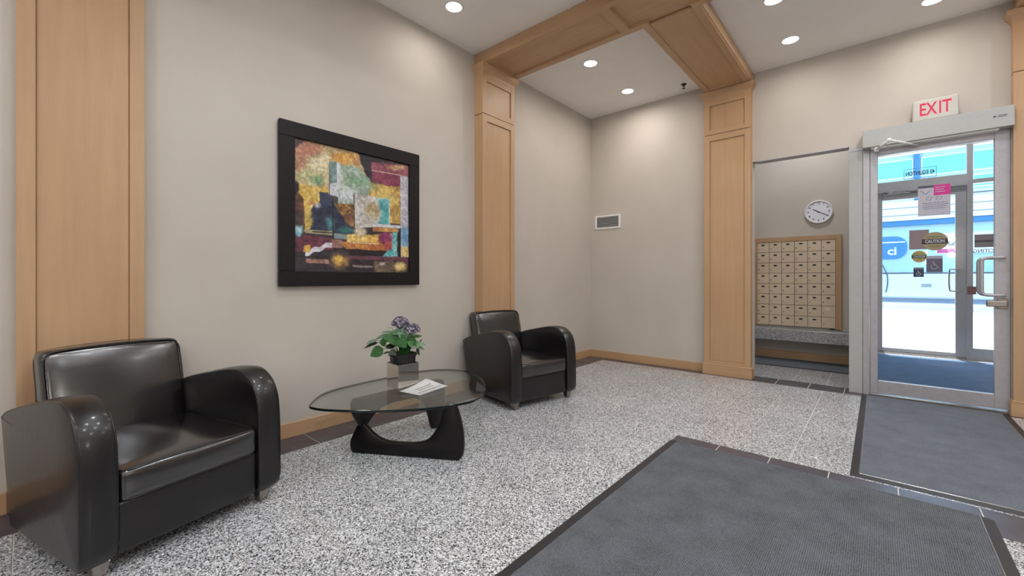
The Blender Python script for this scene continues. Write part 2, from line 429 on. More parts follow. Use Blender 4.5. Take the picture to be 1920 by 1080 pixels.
# ------------------------------------------------------------------ pilasters
def pilaster(name, to3, w, d, kz=(0, .135, .176, 2.92, 2.995, 3.06, 3.356, 3.425, 3.53), st=.066, sides=(True, True), cz1=3.53):
    """to3(a, b, z): a across the face (0..w), b out from the wall"""
    root = empty(name, (0, 0, 0), kind='structure')
    def bxl(bm, a0, a1, b0, b1, z0, z1, bev=.0015):
        vs = box(bm, a0, a1, b0, b1, z0, z1, bev)
    def fin(nm, bm, m):
        for v in bm.verts: v.co = Vector(to3(v.co.x, v.co.y, v.co.z))
        bm_obj(nm, bm, m, root)
    f = .016
    # core (sides and recessed field)
    bm = bmesh.new(); bxl(bm, .002, w-.002, 0, d-f, 0, 2.990, 0); fin('core', bm, WZ)
    bm = bmesh.new(); bxl(bm, .002, w-.002, 0, d-f, 2.999, 3.45, 0); fin('core', bm, WZ)
    for z0, z1 in ((kz[1]-.01, 2.992), (2.998, 3.435)):
        for a0, a1 in ((0, st), (w-st, w)):
            bm = bmesh.new(); bxl(bm, a0, a1, d-f-.02, d, z0, z1); fin('stile', bm, WZ)
    for z0, z1 in ((kz[1], kz[2]), (kz[3], 2.992), (2.998, kz[5]), (kz[6], 3.435)):
        bm = bmesh.new(); bxl(bm, st, w-st, d-f-.005, d-.0008, z0, z1, .001); fin('rail', bm, WX)
    for z0, z1 in ((kz[2], kz[3]), (kz[5], kz[6])):
        bm = bmesh.new(); bxl(bm, st+.004, w-st-.004, d-f-.002, d-f+.003, z0+.004, z1-.004, .001); fin('panel', bm, WZ)
    # plinth
    bm = bmesh.new(); bxl(bm, -.016, w+.016, 0, d+.016, 0, .118, .002); bxl(bm, -.010, w+.010, 0, d+.010, .118, .135, .004); fin('plinth', bm, WX)
    # crown
    bm = bmesh.new()
    prof = [(0, 3.425), (.004, 3.45), (.020, 3.475), (.034, 3.49), (.036, 3.50), (.040, cz1)]
    prev = None
    for o, z in prof:
        cur = [bm.verts.new(p) for p in ((-o, 0, z), (w+o, 0, z), (w+o, d+o, z), (-o, d+o, z))]
        if prev:
            for k in range(4): bm.faces.new((prev[k], prev[(k+1) % 4], cur[(k+1) % 4], cur[k]))
        else: bm.faces.new(cur)
        prev = cur
    bm.faces.new(prev)
    fin('crown', bm, WX)
    return root
pilaster('trim_1', lambda a, b, z: (LW+b, -.02+a, z), .50, .05)
pilaster('trim_2', lambda a, b, z: (LW+b, 3.262+a, z), .53, .13)
pilaster('trim_3', lambda a, b, z: (-1.675+a, EW-b, z), .525, .10)
pilaster('trim_4', lambda a, b, z: (.885+a, EW-b, z), .525, .10)

# ------------------------------------------------------------------ ceiling beams (soffit z 3.53)
BZ = 3.535
def beam_box(root, nm, x0, x1, y0, y1, z0, z1, m, bev=.002):
    return bx(nm, x0, x1, y0, y1, z0, z1, m, root, bev=bev)
beamA = empty('trim_5', kind='structure')      # across the room
y0, y1 = 3.262, 3.80; fw = .065; XL, XR = -1.76, -1.06
for (a, b) in ((LW, -1.665), (-1.155, RW)):
    beam_box(beamA, 'rail', a, b, y0-.0, y0+fw, BZ, CZ-.002, WX)
    beam_box(beamA, 'rail', a, b, y1-fw, y1, BZ, CZ-.002, WX)
beam_box(beamA, 'rail', -1.665, -1.155, y0, y0+fw, BZ, CZ-.002, WX)
beam_box(beamA, 'stile', LW, LW+.17, y0+fw, y1-fw, BZ+.001, CZ-.002, WY)
beam_box(beamA, 'stile', -1.86, -1.77, y0+fw, y1-fw, BZ+.001, CZ-.002, WY)
beam_box(beamA, 'panel', LW+.17, -1.86, y0+fw, y1-fw, BZ+.022, BZ+.04, WX, 0)
beam_box(beamA, 'panel', -1.77, -1.10, y0+fw, y1-fw, BZ+.034, BZ+.05, WX, 0)
beam_box(beamA, 'panel', -1.60, -1.22, y1-fw, y1-.001, BZ+.034, BZ+.05, WX, 0)
beam_box(beamA, 'stile', -1.10, -1.02, y0+fw, y1-fw, BZ+.001, CZ-.002, WY)
beam_box(beamA, 'panel', -1.02, RW, y0+fw, y1-fw, BZ+.022, BZ+.04, WX, 0)
beamB = empty('trim_6', kind='structure')      # along the room, corner pilaster to the cross beam and on
for (a, b) in ((-1.665, -1.60), (-1.22, -1.155)):
    beam_box(beamB, 'stile', a, b, 3.735, EW, BZ-.0005, CZ-.002, WY)
    beam_box(beamB, 'stile', a, b, BW, y0, BZ-.0005, CZ-.002, WY)
beam_box(beamB, 'rail', -1.60, -1.22, 5.58, EW, BZ, CZ-.002, WX)
beam_box(beamB, 'panel', -1.60, -1.22, 3.80, 5.58, BZ+.010, BZ+.03, WY, 0)
beam_box(beamB, 'panel', -1.60, -1.22, BW, y0, BZ+.022, BZ+.04, WY, 0)
# half-round crown on the door side of the beam
bm = bmesh.new()
for (ya, yb) in ((y1, EW), (BW, y0)):
    pr = [(0, BZ+.01), (.012, BZ+.014), (.022, BZ+.04), (.026, BZ+.075), (.022, BZ+.105), (.010, CZ-.002), (0, CZ-.002)]
    prism(bm, pr, lambda p, ya=ya: (-1.155+p[0], ya, p[1]), lambda p, yb=yb: (-1.155+p[0], yb, p[1]))
bm_obj('crown_moulding', bm, WY, beamB, auto=40)
beamC = empty('trim_7', kind='structure')
beam_box(beamC, 'soffit', .90, 1.40, y1, EW, BZ, CZ-.002, WY); beam_box(beamC, 'soffit', .90, 1.40, BW, y0, BZ, CZ-.002, WY)
beamD = empty('trim_8', kind='structure')
beam_box(beamD, 'soffit', LW, -1.665, -.02, .48, BZ, CZ-.002, WX); beam_box(beamD, 'soffit', -1.155, .90, -.02, .48, BZ, CZ-.002, WX)

# ------------------------------------------------------------------ ceiling lights
def downlight_parts(root, watts=LAMP_W):
    bm = bmesh.new(); lathe(bm, [(.070, 0), (.072, -.004), (.086, -.005), (.092, -.002), (.092, .0)], 28)
    bm_obj('trim_ring', bm, WHITEP, root, smooth=True)
    bm = bmesh.new(); lathe(bm, [(0, -.0032), (.04, -.003), (.071, -.001), (.071, .0)], 24)
    bm_obj('lens', bm, LENS, root)
    ld = bpy.data.lights.new('lamp', 'AREA'); ld.shape = 'DISK'; ld.size = .1; ld.energy = watts; ld.color = LAMP_C if watts < 10 else LAMP_C2; ld.spread = math.radians(172)
    lo = bpy.data.objects.new('lamp', ld); COL.objects.link(lo); lo.parent = root; lo.location = (0, 0, -.012)
first = None
lights = [(-2.913, 2.561, 'glowing round downlight alone in the ceiling bay above the painting'),
          (-2.497, 4.257, 'glowing round downlight nearer the cross beam, in the bay above the far corner'),
          (-2.496, 5.208, 'glowing round downlight nearer the end wall, in the bay above the far corner'),
          (-.69, 5.19, 'glowing round downlight above the mailbox nook, right of the wooden corner pilaster'),
          (-.70, 4.344, 'glowing round downlight cut by the top edge of the photo, before the nook downlight'),
          (.363, 5.269, 'glowing round downlight above the exit sign, cut by the top edge')]
extra = [(.36, 4.34), (-1.9, 1.4), (-.69, 2.3), (.4, 2.3), (-.69, 1.0), (.6, .9), (-2.2, -1.0), (-2.2, -2.6), (-.4, -1.0), (-.4, -2.6), (1.9, 4.8), (2.0, 2.2), (2.0, 0), (2.0, -2)]
for i, (x, y, lb) in enumerate(lights+[(a, b, None) for a, b in extra]):
    r = empty('downlight', (x, y, CZ), 0, lb or 'round recessed downlight in the ceiling behind the camera', 'light', 'recessed ceiling downlights')
    downlight_parts(r, (LAMP_W*.8, LAMP_W*1.7, LAMP_W*1.6, LAMP_W*.75, LAMP_W*.75, LAMP_W*.75)[i] if lb else LAMP_W2)
# nook and vestibule lamps
for (x, y, lb) in ((-.75, 6.7, 'recessed downlight inside the mailbox nook ceiling'), (.9, 7.4, 'recessed downlight inside the entrance vestibule ceiling')):
    r = empty('downlight', (x, y, CZ), 0, lb, 'light', 'recessed ceiling downlights'); downlight_parts(r, 16 if x < 0 else 20)
# fill lamps added out of view to brighten the ceiling and beams
SHADE = emit('fill_lamp_shade', (1, .95, .88, 1), 6)
for (x, y, rz, lb) in ((RW, -1.6, 0, 'added drum fill lamp on the right wall nearer the back'), (RW, 1.6, 0, 'added drum fill lamp on the right wall opposite the painting'), (-1.2, BW, -PI/2, 'added drum fill lamp on the back wall nearer the armchairs'), (1.4, BW, -PI/2, 'added drum fill lamp on the back wall nearer the right wall')):
    r = empty('fill_lamp', (x, y, 2.0), rz, lb, 'lamp', 'added fill lamps behind the camera')
    bx('wall_plate', -.02, 0, -.05, .05, -.10, .10, STEEL, r, bev=.003)
    bm = bmesh.new(); tube(bm, [(-.02, 0, 0), (-.09, 0, 0)], .010, 8); bm_obj('bracket', bm, STEEL, r)
    bm = bmesh.new(); lathe(bm, [(.0, -.12), (.075, -.12), (.075, .12), (.0, .12)], 20, (-.13, 0, 0)); bm_obj('fill_lamp_shade', bm, SHADE, r)
    for dz in (-.2, .2):
        ld = bpy.data.lights.new('fill_bulb', 'POINT'); ld.energy = FILL_W/2; ld.shadow_soft_size = .07; ld.color = (1, .97, .95)
        lo = bpy.data.objects.new('fill_bulb', ld); COL.objects.link(lo); lo.parent = r; lo.location = (-.13, 0, dz)
# sprinkler
sp = empty('sprinkler', (-1.87, 5.487, CZ), 0, 'small dark sprinkler head on the ceiling near the corner pilaster', 'sprinkler')
bm = bmesh.new(); lathe(bm, [(0, 0), (.034, 0), (.034, -.004), (.014, -.010), (.010, -.03), (.0, -.03)], 16); bm_obj('escutcheon', bm, BLACKP, sp)
bm = bmesh.new()
tube(bm, [(-.010, 0, -.02), (-.013, 0, -.036), (-.004, 0, -.05)], .003, 6); tube(bm, [(.010, 0, -.02), (.013, 0, -.036), (.004, 0, -.05)], .003, 6)
bm_obj('yoke', bm, BLACKP, sp)
bm = bmesh.new(); lathe(bm, [(0, -.05), (.020, -.05), (.020, -.053), (0, -.054)], 12); bm_obj('deflector', bm, BLACKP, sp)

# ------------------------------------------------------------------ wall vent
vent = empty('air_vent', (-3.076, EW, 2.046), 0, 'white rectangular air vent grille high on the end wall near the corner', 'vent')
bm = bmesh.new()
for a in ((-.208, .208, .078, .101), (-.208, .208, -.101, -.078), (-.208, -.180, -.078, .078), (.180, .208, -.078, .078)):
    box(bm, a[0], a[1], -.012, 0, a[2], a[3], .002)
bm_obj('frame', bm, WHITEP, vent)
bx('backing', -.182, .182, -.003, -.0005, -.08, .08, BLACKP, vent)
sm = None
for k in range(7):
    z = -.066+k*.022
    if sm is None:
        bm = bmesh.new(); vs = box(bm, -.181, .181, -.009, -.001, -.0035, .0035)
        for v in vs: v.co.z += v.co.y*.6
        sm = bpy.data.meshes.new('slat'); bm.to_mesh(sm); bm.free(); sm.materials.append(ALUW)
    o = bpy.data.objects.new('slat', sm); COL.objects.link(o); o.parent = vent; o.location = (0, 0, z+.003)

# ------------------------------------------------------------------ painting
pt = empty('painting', (LW, 1.8625, 1.76), 0, 'square abstract painting in a wide black frame on the left wall', 'painting')
OY, OZ = .627, .62; IY, IZ = .515, .505
FX0, FX1 = .012, .045
for nm, (a, b, c, d) in (('frame_rail', (-OY, OY, IZ, OZ)), ('frame_rail', (-OY, OY, -OZ, -IZ)), ('frame_stile', (-OY, -IY, -IZ, IZ)), ('frame_stile', (IY, OY, -IZ, IZ))):
    bx(nm, FX0, FX1, a, b, c, d, FRAMEB, pt, bev=.003)
bx('backing', .0, .010, -.45, .45, -.45, .45, BLACKP, pt)
def canvas():
    n = 300
    # picture corners in the study crop, used only as a drawing coordinate system
    TL, TR, BR, BL = (145, 205), (695, 330), (686, 857), (137, 848)
    A = []; B = []
    for (u, v), (x, y) in zip(((0, 0), (1, 0), (1, 1), (0, 1)), (TL, TR, BR, BL)):
        A.append([u, v, 1, 0, 0, 0, -u*x, -v*x]); B.append(x); A.append([0, 0, 0, u, v, 1, -u*y, -v*y]); B.append(y)
    h = np.linalg.solve(np.array(A, float), np.array(B, float))
    u, v = np.meshgrid(np.linspace(0, 1, n), np.linspace(0, 1, n))
    w = h[6]*u+h[7]*v+1; X = (h[0]*u+h[1]*v+h[2])/w; Y = (h[3]*u+h[4]*v+h[5])/w
    rng = np.random.RandomState(5)
    def vn(f, ss):
        r = np.random.RandomState(ss); g = r.rand(f+2, f+2); a = u*f; b = v*f; i = a.astype(int); j = b.astype(int); fa = a-i; fb = b-j
        fa = fa*fa*(3-2*fa); fb = fb*fb*(3-2*fb)
        return (g[j, i]*(1-fa)+g[j, i+1]*fa)*(1-fb)+(g[j+1, i]*(1-fa)+g[j+1, i+1]*fa)*fb
    n1 = vn(9, 1); n2 = vn(22, 2); n3 = vn(55, 3); n4 = vn(110, 4); fb = (n1+.7*n2+.5*n3+.3*n4)/2.5
    dx = (vn(14, 7)-.5)*10+(vn(50, 9)-.5)*6; dy = (vn(14, 8)-.5)*10+(vn(50, 10)-.5)*6
    C = np.zeros((n, n, 3)); C[:] = (60, 48, 52)
    def sm(d, s): return np.clip(.5-d/s, 0, 1)
    def put(mask, c1, c2=None, t=None):
        nonlocal C
        c1 = np.array(c1, float)
        if c2 is not None:
            tt = fb if t is None else t
            tt = np.clip((tt-.32)/.36, 0, 1)[..., None]; col = c1*(1-tt)+np.array(c2, float)*tt
        else: col = np.broadcast_to(c1, C.shape)
        C = C*(1-mask[..., None])+col*mask[..., None]
    def poly(pts, soft=2, wob=0):
        x = X+dx*wob; y = Y+dy*wob; d = np.full(X.shape, 1e9); ins = np.zeros(X.shape, bool); m = len(pts)
        for k in range(m):
            x1, y1 = pts[k]; x2, y2 = pts[(k+1) % m]; L = (x2-x1)**2+(y2-y1)**2
            t = np.clip(((x-x1)*(x2-x1)+(y-y1)*(y2-y1))/L, 0, 1); d = np.minimum(d, np.hypot(x-x1-t*(x2-x1), y-y1-t*(y2-y1)))
            if y1 != y2:
                cr = ((y1 > y) != (y2 > y)) & (x < (x2-x1)*(y-y1)/(y2-y1)+x1); ins ^= cr
        return sm(np.where(ins, -d, d), soft)
    def ell(cx, cy, rx, ry, soft=.3, wob=1):
        x = X+dx*wob; y = Y+dy*wob; return np.clip((1-np.hypot((x-cx)/rx, (y-cy)/ry))/soft, 0, 1)
    # upper left field
    put(poly([(130, 190), (460, 270), (510, 420), (420, 480), (130, 430)], 3), (186, 160, 112), (214, 200, 160))
    put(ell(190, 260, 110, 70, .6), (176, 112, 92), (196, 142, 112)); put(ell(165, 330, 45, 60, .8), (170, 112, 90), (190, 140, 110))
    put(ell(385, 300, 90, 40, .5), (206, 150, 70), (226, 190, 110)); put(ell(440, 320, 30, 28, .7), (180, 120, 80), (196, 140, 90))
    put(ell(270, 330, 80, 55, .6), (196, 186, 150), (226, 214, 176)); put(ell(200, 385, 70, 40, .7), (170, 168, 122), (192, 190, 140))
    put(ell(255, 410, 50, 34, .8), (92, 140, 100), (140, 168, 120)); put(poly([(140, 205), (215, 222), (170, 240), (146, 252)], 14, 1), (70, 50, 52))
    # yellow left
    put(poly([(160, 425), (310, 450), (310, 600), (186, 660), (186, 500), (160, 470)], 4, .5), (200, 160, 66), (232, 200, 116))
    put(poly([(137, 420), (160, 430), (158, 470), (186, 500), (186, 640), (137, 640)], 4, .6), (90, 56, 46), (150, 92, 70)); put(ell(150, 445, 18, 40, .5), (30, 24, 26)); put(poly([(137, 560), (184, 560), (184, 650), (137, 650)], 20), (50, 40, 40), (90, 74, 66))
    # dark top, red block
    put(poly([(445, 270), (520, 290), (620, 318), (515, 330), (512, 405), (490, 400), (470, 330)], 8, 1), (34, 28, 36), (50, 40, 50))
    put(poly([(512, 316), (695, 335), (692, 385), (512, 360)], 3, .3), (130, 62, 82), (170, 98, 108)); put(ell(640, 345, 60, 18, .7), (200, 160, 110), (222, 190, 140)); put(ell(600, 322, 70, 10, .6), (60, 40, 50), (100, 70, 76))
    put(poly([(514, 362), (655, 382), (650, 445), (520, 418)], 5, .6), (120, 46, 68), (146, 66, 88)); put(poly([(514, 355), (690, 384), (690, 388), (514, 361)], 2), (206, 160, 150))
    # gold right
    put(poly([(480, 420), (655, 440), (650, 622), (480, 600)], 6, .8), (176, 138, 70), (214, 182, 104)); put(ell(500, 440, 60, 30, .8), (140, 150, 110), (170, 170, 120))
    # pale green central
    put(poly([(362, 335), (450, 345), (500, 400), (500, 500), (430, 530), (348, 525), (348, 420)], 4, .5), (150, 168, 152), (190, 202, 188)); put(ell(430, 410, 90, 40, .8), (130, 164, 130), (170, 184, 150)); put(ell(390, 490, 50, 40, .6), (186, 190, 196), (206, 210, 214))
    put(poly([(312, 316), (346, 320), (346, 420), (312, 430)], 2), (104, 130, 130), (132, 154, 150)); put(poly([(346, 320), (364, 323), (364, 430), (346, 430)], 2), (206, 212, 214))
    put(poly([(308, 425), (352, 420), (352, 490), (308, 480)], 3, .2), (190, 196, 200), (212, 214, 218)); put(poly([(308, 484), (348, 490), (348, 520), (308, 512)], 2), (72, 66, 74)); put(poly([(310, 316), (313, 316), (311, 482), (307, 482)], 1.5), (60, 60, 60))
    # navy mass
    put(poly([(262, 465), (308, 470), (312, 516), (352, 540), (420, 640), (420, 665), (215, 655), (215, 560), (240, 530), (262, 520)], 5, 1), (28, 36, 56), (52, 62, 84))
    put(ell(205, 600, 25, 60, .7), (150, 126, 60), (190, 166, 90)); put(ell(310, 620, 26, 50, .9), (70, 130, 140), (100, 160, 160)); put(ell(380, 650, 50, 20, .8), (40, 100, 96), (60, 130, 120)); put(ell(255, 535, 22, 18, .6), (150, 150, 160), (196, 190, 196)); put(ell(225, 520, 20, 15, .7), (190, 120, 80))
    put(poly([(326, 520), (428, 532), (428, 640), (395, 620), (350, 560)], 4, 1), (110, 76, 44), (196, 150, 84)); put(ell(400, 590, 30, 40, .8), (84, 52, 44), (120, 80, 60))
    put(poly([(190, 648), (322, 656), (322, 676), (190, 664)], 3), (206, 196, 160), (150, 140, 110)); put(poly([(225, 655), (320, 662), (320, 667), (225, 661)], 2), (40, 34, 36)); put(poly([(321, 500), (326, 500), (326, 690), (321, 690)], 2), (24, 24, 26))
    # white/teal rectangle
    put(poly([(428, 475), (600, 498), (600, 632), (428, 640)], 2), (188, 184, 176), (214, 210, 204)); put(ell(515, 555, 45, 50, .5), (170, 150, 110), (210, 196, 164)); put(poly([(548, 492), (600, 498), (600, 632), (540, 632), (560, 560)], 10, 1.5), (66, 150, 156), (110, 184, 184))
    put(poly([(425, 470), (429, 470), (429, 640), (425, 640)], 2), (50, 50, 44))
    put(poly([(515, 618), (692, 630), (692, 646), (515, 632)], 2), (212, 210, 214)); put(poly([(515, 634), (640, 642), (640, 662), (515, 656)], 3), (170, 112, 70), (210, 160, 90))
    # right vertical band
    X2 = np.clip((Y-385)/(780-385), 0, 1)
    put(poly([(653, 384), (692, 388), (688, 782), (649, 780)], 2), (186, 182, 192), (206, 204, 212)); put(poly([(651, 640), (690, 642), (688, 740), (650, 740)], 24), (110, 160, 200), (150, 186, 206)); put(poly([(650, 730), (689, 732), (688, 782), (649, 780)], 16), (216, 180, 110), (230, 200, 130))
    put(poly([(647, 640), (652, 640), (649, 780), (645, 780)], 2), (20, 20, 24)); put(poly([(634, 660), (649, 660), (647, 782), (634, 782)], 2), (30, 26, 30))
    # lower band
    put(poly([(137, 668), (322, 690), (322, 760), (137, 760)], 5, .6), (86, 40, 54), (118, 60, 76)); put(ell(158, 655, 26, 32, .4), (110, 176, 186), (190, 216, 220))
    put(poly([(390, 668), (520, 672), (620, 664), (600, 720), (390, 710)], 4, .8), (214, 170, 80), (236, 206, 130)); put(poly([(326, 706), (600, 712), (590, 750), (390, 742)], 4, .6), (170, 90, 56), (206, 140, 70)); put(ell(455, 655, 42, 30, .5), (206, 190, 160), (226, 214, 190))
    put(poly([(610, 660), (635, 662), (635, 782), (545, 776), (600, 730)], 5, .8), (80, 160, 170), (140, 200, 200)); put(ell(575, 690, 42, 38, .3), (128, 46, 86), (150, 64, 104)); put(ell(590, 725, 30, 26, .5), (170, 76, 76), (190, 96, 84)); put(poly([(400, 708), (548, 716), (548, 720), (400, 712)], 2), (226, 206, 180))
    put(poly([(326, 740), (585, 752), (560, 776), (326, 772)], 4, .5), (36, 26, 32)); put(poly([(390, 772), (686, 782), (684, 800), (390, 792)], 5, .5), (96, 52, 66), (120, 70, 84)); put(poly([(400, 795), (540, 800), (540, 856), (400, 850)], 8), (36, 28, 36), (56, 44, 50)); put(poly([(415, 820), (520, 826), (510, 834), (415, 830)], 6, .5), (150, 140, 136)); put(poly([(520, 800), (610, 800), (610, 857), (520, 857)], 8, 1), (100, 84, 70), (136, 116, 96)); put(ell(560, 812, 18, 12, .7), (196, 190, 180)); put(ell(645, 830, 42, 30, .6), (200, 166, 80), (240, 214, 140)); put(ell(678, 800, 14, 24, .7), (120, 56, 84))
    put(poly([(330, 664), (388, 670), (388, 694), (330, 690)], 3, .4), (196, 206, 206), (120, 140, 140)); put(poly([(318, 694), (368, 698), (366, 738), (318, 734)], 3, .2), (130, 92, 82), (156, 116, 104))
    # white wave, yellow tip
    wx = np.linspace(190, 318, 24); top = [(x, 752-(x-190)*.36+5*math.sin((x-190)/9)) for x in wx]; bot = [(x, y+24) for x, y in top][::-1]
    put(poly([(137, 755), (318, 745), (400, 745), (400, 850), (137, 848)], 5, .5), (44, 38, 44), (60, 52, 58)); put(poly(top+bot, 2), (206, 202, 212), (224, 220, 226)); put(poly([(186, 725), (216, 722), (212, 756), (180, 756)], 3), (230, 180, 80))
    put(poly([(192, 788), (302, 792), (302, 814), (192, 808)], 3, .2), (150, 110, 96), (176, 136, 118)); put(ell(355, 800, 60, 52, .6), (120, 90, 62), (170, 130, 80)); put(ell(350, 795, 34, 30, .7), (210, 160, 60), (240, 200, 100))
    C = np.clip(C*(.92+.2*(n3-.5)+.16*(n4-.5))[..., None], 0, 255)/255
    C = np.where(C <= .04045, C/12.92, ((C+.055)/1.055)**2.4)
    H = (n3*.5+n4*.5+.4*n2)*.0022
    me = bpy.data.meshes.new('canvas')
    co = np.stack([.024+H, -IY+u*2*IY, IZ-v*2*IZ], -1).reshape(-1, 3)
    idx = np.arange(n*n).reshape(n, n)
    q = np.stack([idx[:-1, :-1], idx[1:, :-1], idx[1:, 1:], idx[:-1, 1:]], -1).reshape(-1, 4)
    me.from_pydata(co.tolist(), [], q.tolist())
    at = me.color_attributes.new('paint', 'FLOAT_COLOR', 'POINT')
    at.data.foreach_set('color', np.concatenate([C.reshape(-1, 3), np.ones((n*n, 1))], 1).astype(np.float32).ravel())
    m, nt, b = new_mat('oil_paint'); a = N(nt, 'ShaderNodeVertexColor'); a.layer_name = 'paint'
    nt.links.new(a.outputs[0], b.inputs['Base Color']); b.inputs['Roughness'].default_value = .4
    link('canvas', me, m, pt, smooth=True)
canvas()

# ------------------------------------------------------------------ armchairs
def arm_mesh(yc, w):
    top = [(-.487, .545), (-.426, .579), (-.293, .617), (-.124, .654), (.015, .683), (.12, .697), (.19, .697), (.245, .680), (.300, .643), (.335, .595), (.357, .525), (.367, .41), (.371, .25), (.371, .12)]
    t3 = catmull([(x, 0, z) for x, z in top], 4)
    prof = [(p.x, p.z) for p in t3]+[(.366, .09), (.35, .072), (.32, .066), (-.355, .066), (-.372, .078)]
    n = len(prof); bm = bmesh.new(); rows = []
    cs = [(-.5, -.013), (-.49, -.006), (-.455, -.0005), (-.38, .002), (-.22, .006), (0, .0075), (.22, .006), (.38, .002), (.455, -.0005), (.49, -.006), (.5, -.013)]
    nor = []
    for i in range(n):
        a = Vector(prof[i-1]); c = Vector(prof[(i+1) % n]); d = (c-a).normalized(); nor.append(Vector((-d.y, d.x)))
    area = sum(prof[i][0]*prof[(i+1) % n][1]-prof[(i+1) % n][0]*prof[i][1] for i in range(n))
    sg = -1 if area > 0 else 1
    for t, off in cs:
        rows.append([bm.verts.new((prof[i][0]+sg*nor[i].x*off, yc+t*w, prof[i][1]+sg*nor[i].y*off)) for i in range(n)])
    for A, B in zip(rows, rows[1:]):
        for k in range(n): bm.faces.new((A[k], A[(k+1) % n], B[(k+1) % n], B[k]))
    for R_, s in ((rows[0], 1), (rows[-1], -1)):
        # gently pillowed side
        cx = sum(v.co.x for v in R_)/n; cz = sum(v.co.z for v in R_)/n; prev = R_
        for q, bl in ((.9, .004), (.7, .008), (.4, .010)):
            cur = [bm.verts.new((cx+(v.co.x-cx)*q, v.co.y-s*bl, cz+(v.co.z-cz)*q)) for v in R_]
            for k in range(n): bm.faces.new((prev[k], prev[(k+1) % n], cur[(k+1) % n], cur[k]))
            prev = cur
        bm.faces.new(prev)
    return bm, [(p[0], p[1]) for p in prof], nor, sg
def make_chair(label):
    root = empty('armchair', (0, 0, 0), 0, label, 'armchair', 'black leather club armchairs')
    W_ = .82; ta = .122
    for s in (-1, 1):
        bm, prof, nor, sg = arm_mesh(s*(W_/2-ta/2), ta)
        arm = bm_obj('arm', bm, LEATHERM, root, auto=50)
        for e in (-1, 1):
            bm = bmesh.new(); y = s*(W_/2-ta/2)+e*(ta/2-.004)
            m = len(prof)-5
            pts = [(prof[i][0]+sg*nor[i].x*-.004, y, prof[i][1]+sg*nor[i].y*-.004) for i in range(m)]
            tube(bm, pts, .0042, 6); bm_obj('piping', bm, PIPING, arm, smooth=True)
    IW = W_/2-ta+.002
    # base / apron
    bm = rbox(-.37, .352, -IW, IW, .066, .285, .018, 5, lambda p: (p.x-(.0 if p.x > 0 else .27*(p.z-.066)), p.y, p.z)); bm_obj('seat_base', bm, LEATHERM, root, smooth=True)
    def crown(p):
        k = max(0, 1-(p.y/IW)**2)*max(0, 1-((p.x-.03)/.36)**2)
        z = p.z+(.024*k if p.z > .34 else 0)
        f = .012*max(0, 1-(p.y/IW)**2) if p.x > .3 else 0
        x = p.x+f*(1-((p.z-.345)/.07)**2 if abs(p.z-.345) < .07 else 0)
        return (x, p.y, z)
    cush = bm_obj('seat_cushion', rbox(-.33, .362, -IW+.004, IW-.004, .278, .412, .026, 10, crown), LEATHER, root, smooth=True)
    for z, dz in ((.405, 1), (.284, 0)):
        bm = bmesh.new(); pts = []
        a = IW-.012
        for (x, y) in [(-.2, -a), (.1, -a), (.30, -a), (.345, -a+.008), (.356, -a+.03)]+[(.356, -a+.03+(2*a-.06)*k/12) for k in range(1, 12)]+[(.356, a-.03), (.345, a-.008), (.30, a), (.1, a), (-.2, a)]:
            k = max(0, 1-(y/IW)**2)*max(0, 1-((x-.03)/.36)**2)
            pts.append((x+.002, y, z+dz*.024*k+.001))
        tube(bm, pts, .0042, 6); bm_obj('piping', bm, PIPING, cush, smooth=True)
    # backrest, leaning back
    def lean(p):
        k = max(0, 1-(p.y/.3)**2)*max(0, 1-((p.z-.5)/.36)**2)
        x = p.x-.215*(p.z-.41)+(.022*k if p.x > -.36 else 0)
        w = 1+.0*(p.z-.4)
        return (x, p.y*w, p.z-.012*(p.y/.3)**2*(p.z > .7))
    back = bm_obj('backrest', rbox(-.452, -.335, -.297, .297, .10, .847, .034, 10, lean), LEATHER, root, smooth=True)
    for xx in (-.341, -.446):
        bm = bmesh.new(); pts = []
        loop = [(-.289, .42), (-.290, .6), (-.290, .78), (-.282, .815), (-.262, .836), (-.2, .841), (0, .843), (.2, .841), (.262, .836), (.282, .815), (.290, .78), (.290, .6), (.289, .42)]
        for q in catmull([(0, y, z) for y, z in loop], 4):
            v = lean(Vector((xx, q.y, q.z))); pts.append((v[0]+(.002 if xx > -.4 else -.002)-(.0 if True else 0), v[1], v[2]))
        tube(bm, pts, .0045, 6); bm_obj('piping', bm, PIPING, back, smooth=True)
    for (x, y) in ((.315, -.335), (.315, .335), (-.33, -.335), (-.33, .335)):
        bm = bmesh.new(); vs = box(bm, x-.036, x+.036, y-.030, y+.030, 0, .068, .004)
        for v in bm.verts:
            t = v.co.z/.068; k = .62+.38*t
            v.co.x = x+(v.co.x-x)*k; v.co.y = y+(v.co.y-y)*k
        o = bm_obj('foot', bm, CHROME, root); o['label'] = 'tapered metal foot'
    return root
def copy_tree(o, parent=None):
    c = o.copy(); COL.objects.link(c); c.parent = parent
    for ch in [x for x in o.children]: copy_tree(ch, c)
    return c
ch1 = make_chair('large black leather armchair in the foreground, against the wooden pilaster nearest the camera')
ch2 = copy_tree(ch1); ch2['label'] = 'smaller looking black leather armchair beyond the glass table, before the second pilaster'
ch1.location = (-2.757, .448, 0); ch1.rotation_euler = (0, 0, .244)
ch2.location = (-2.763, 3.344, 0); ch2.rotation_euler = (0, 0, -.205)

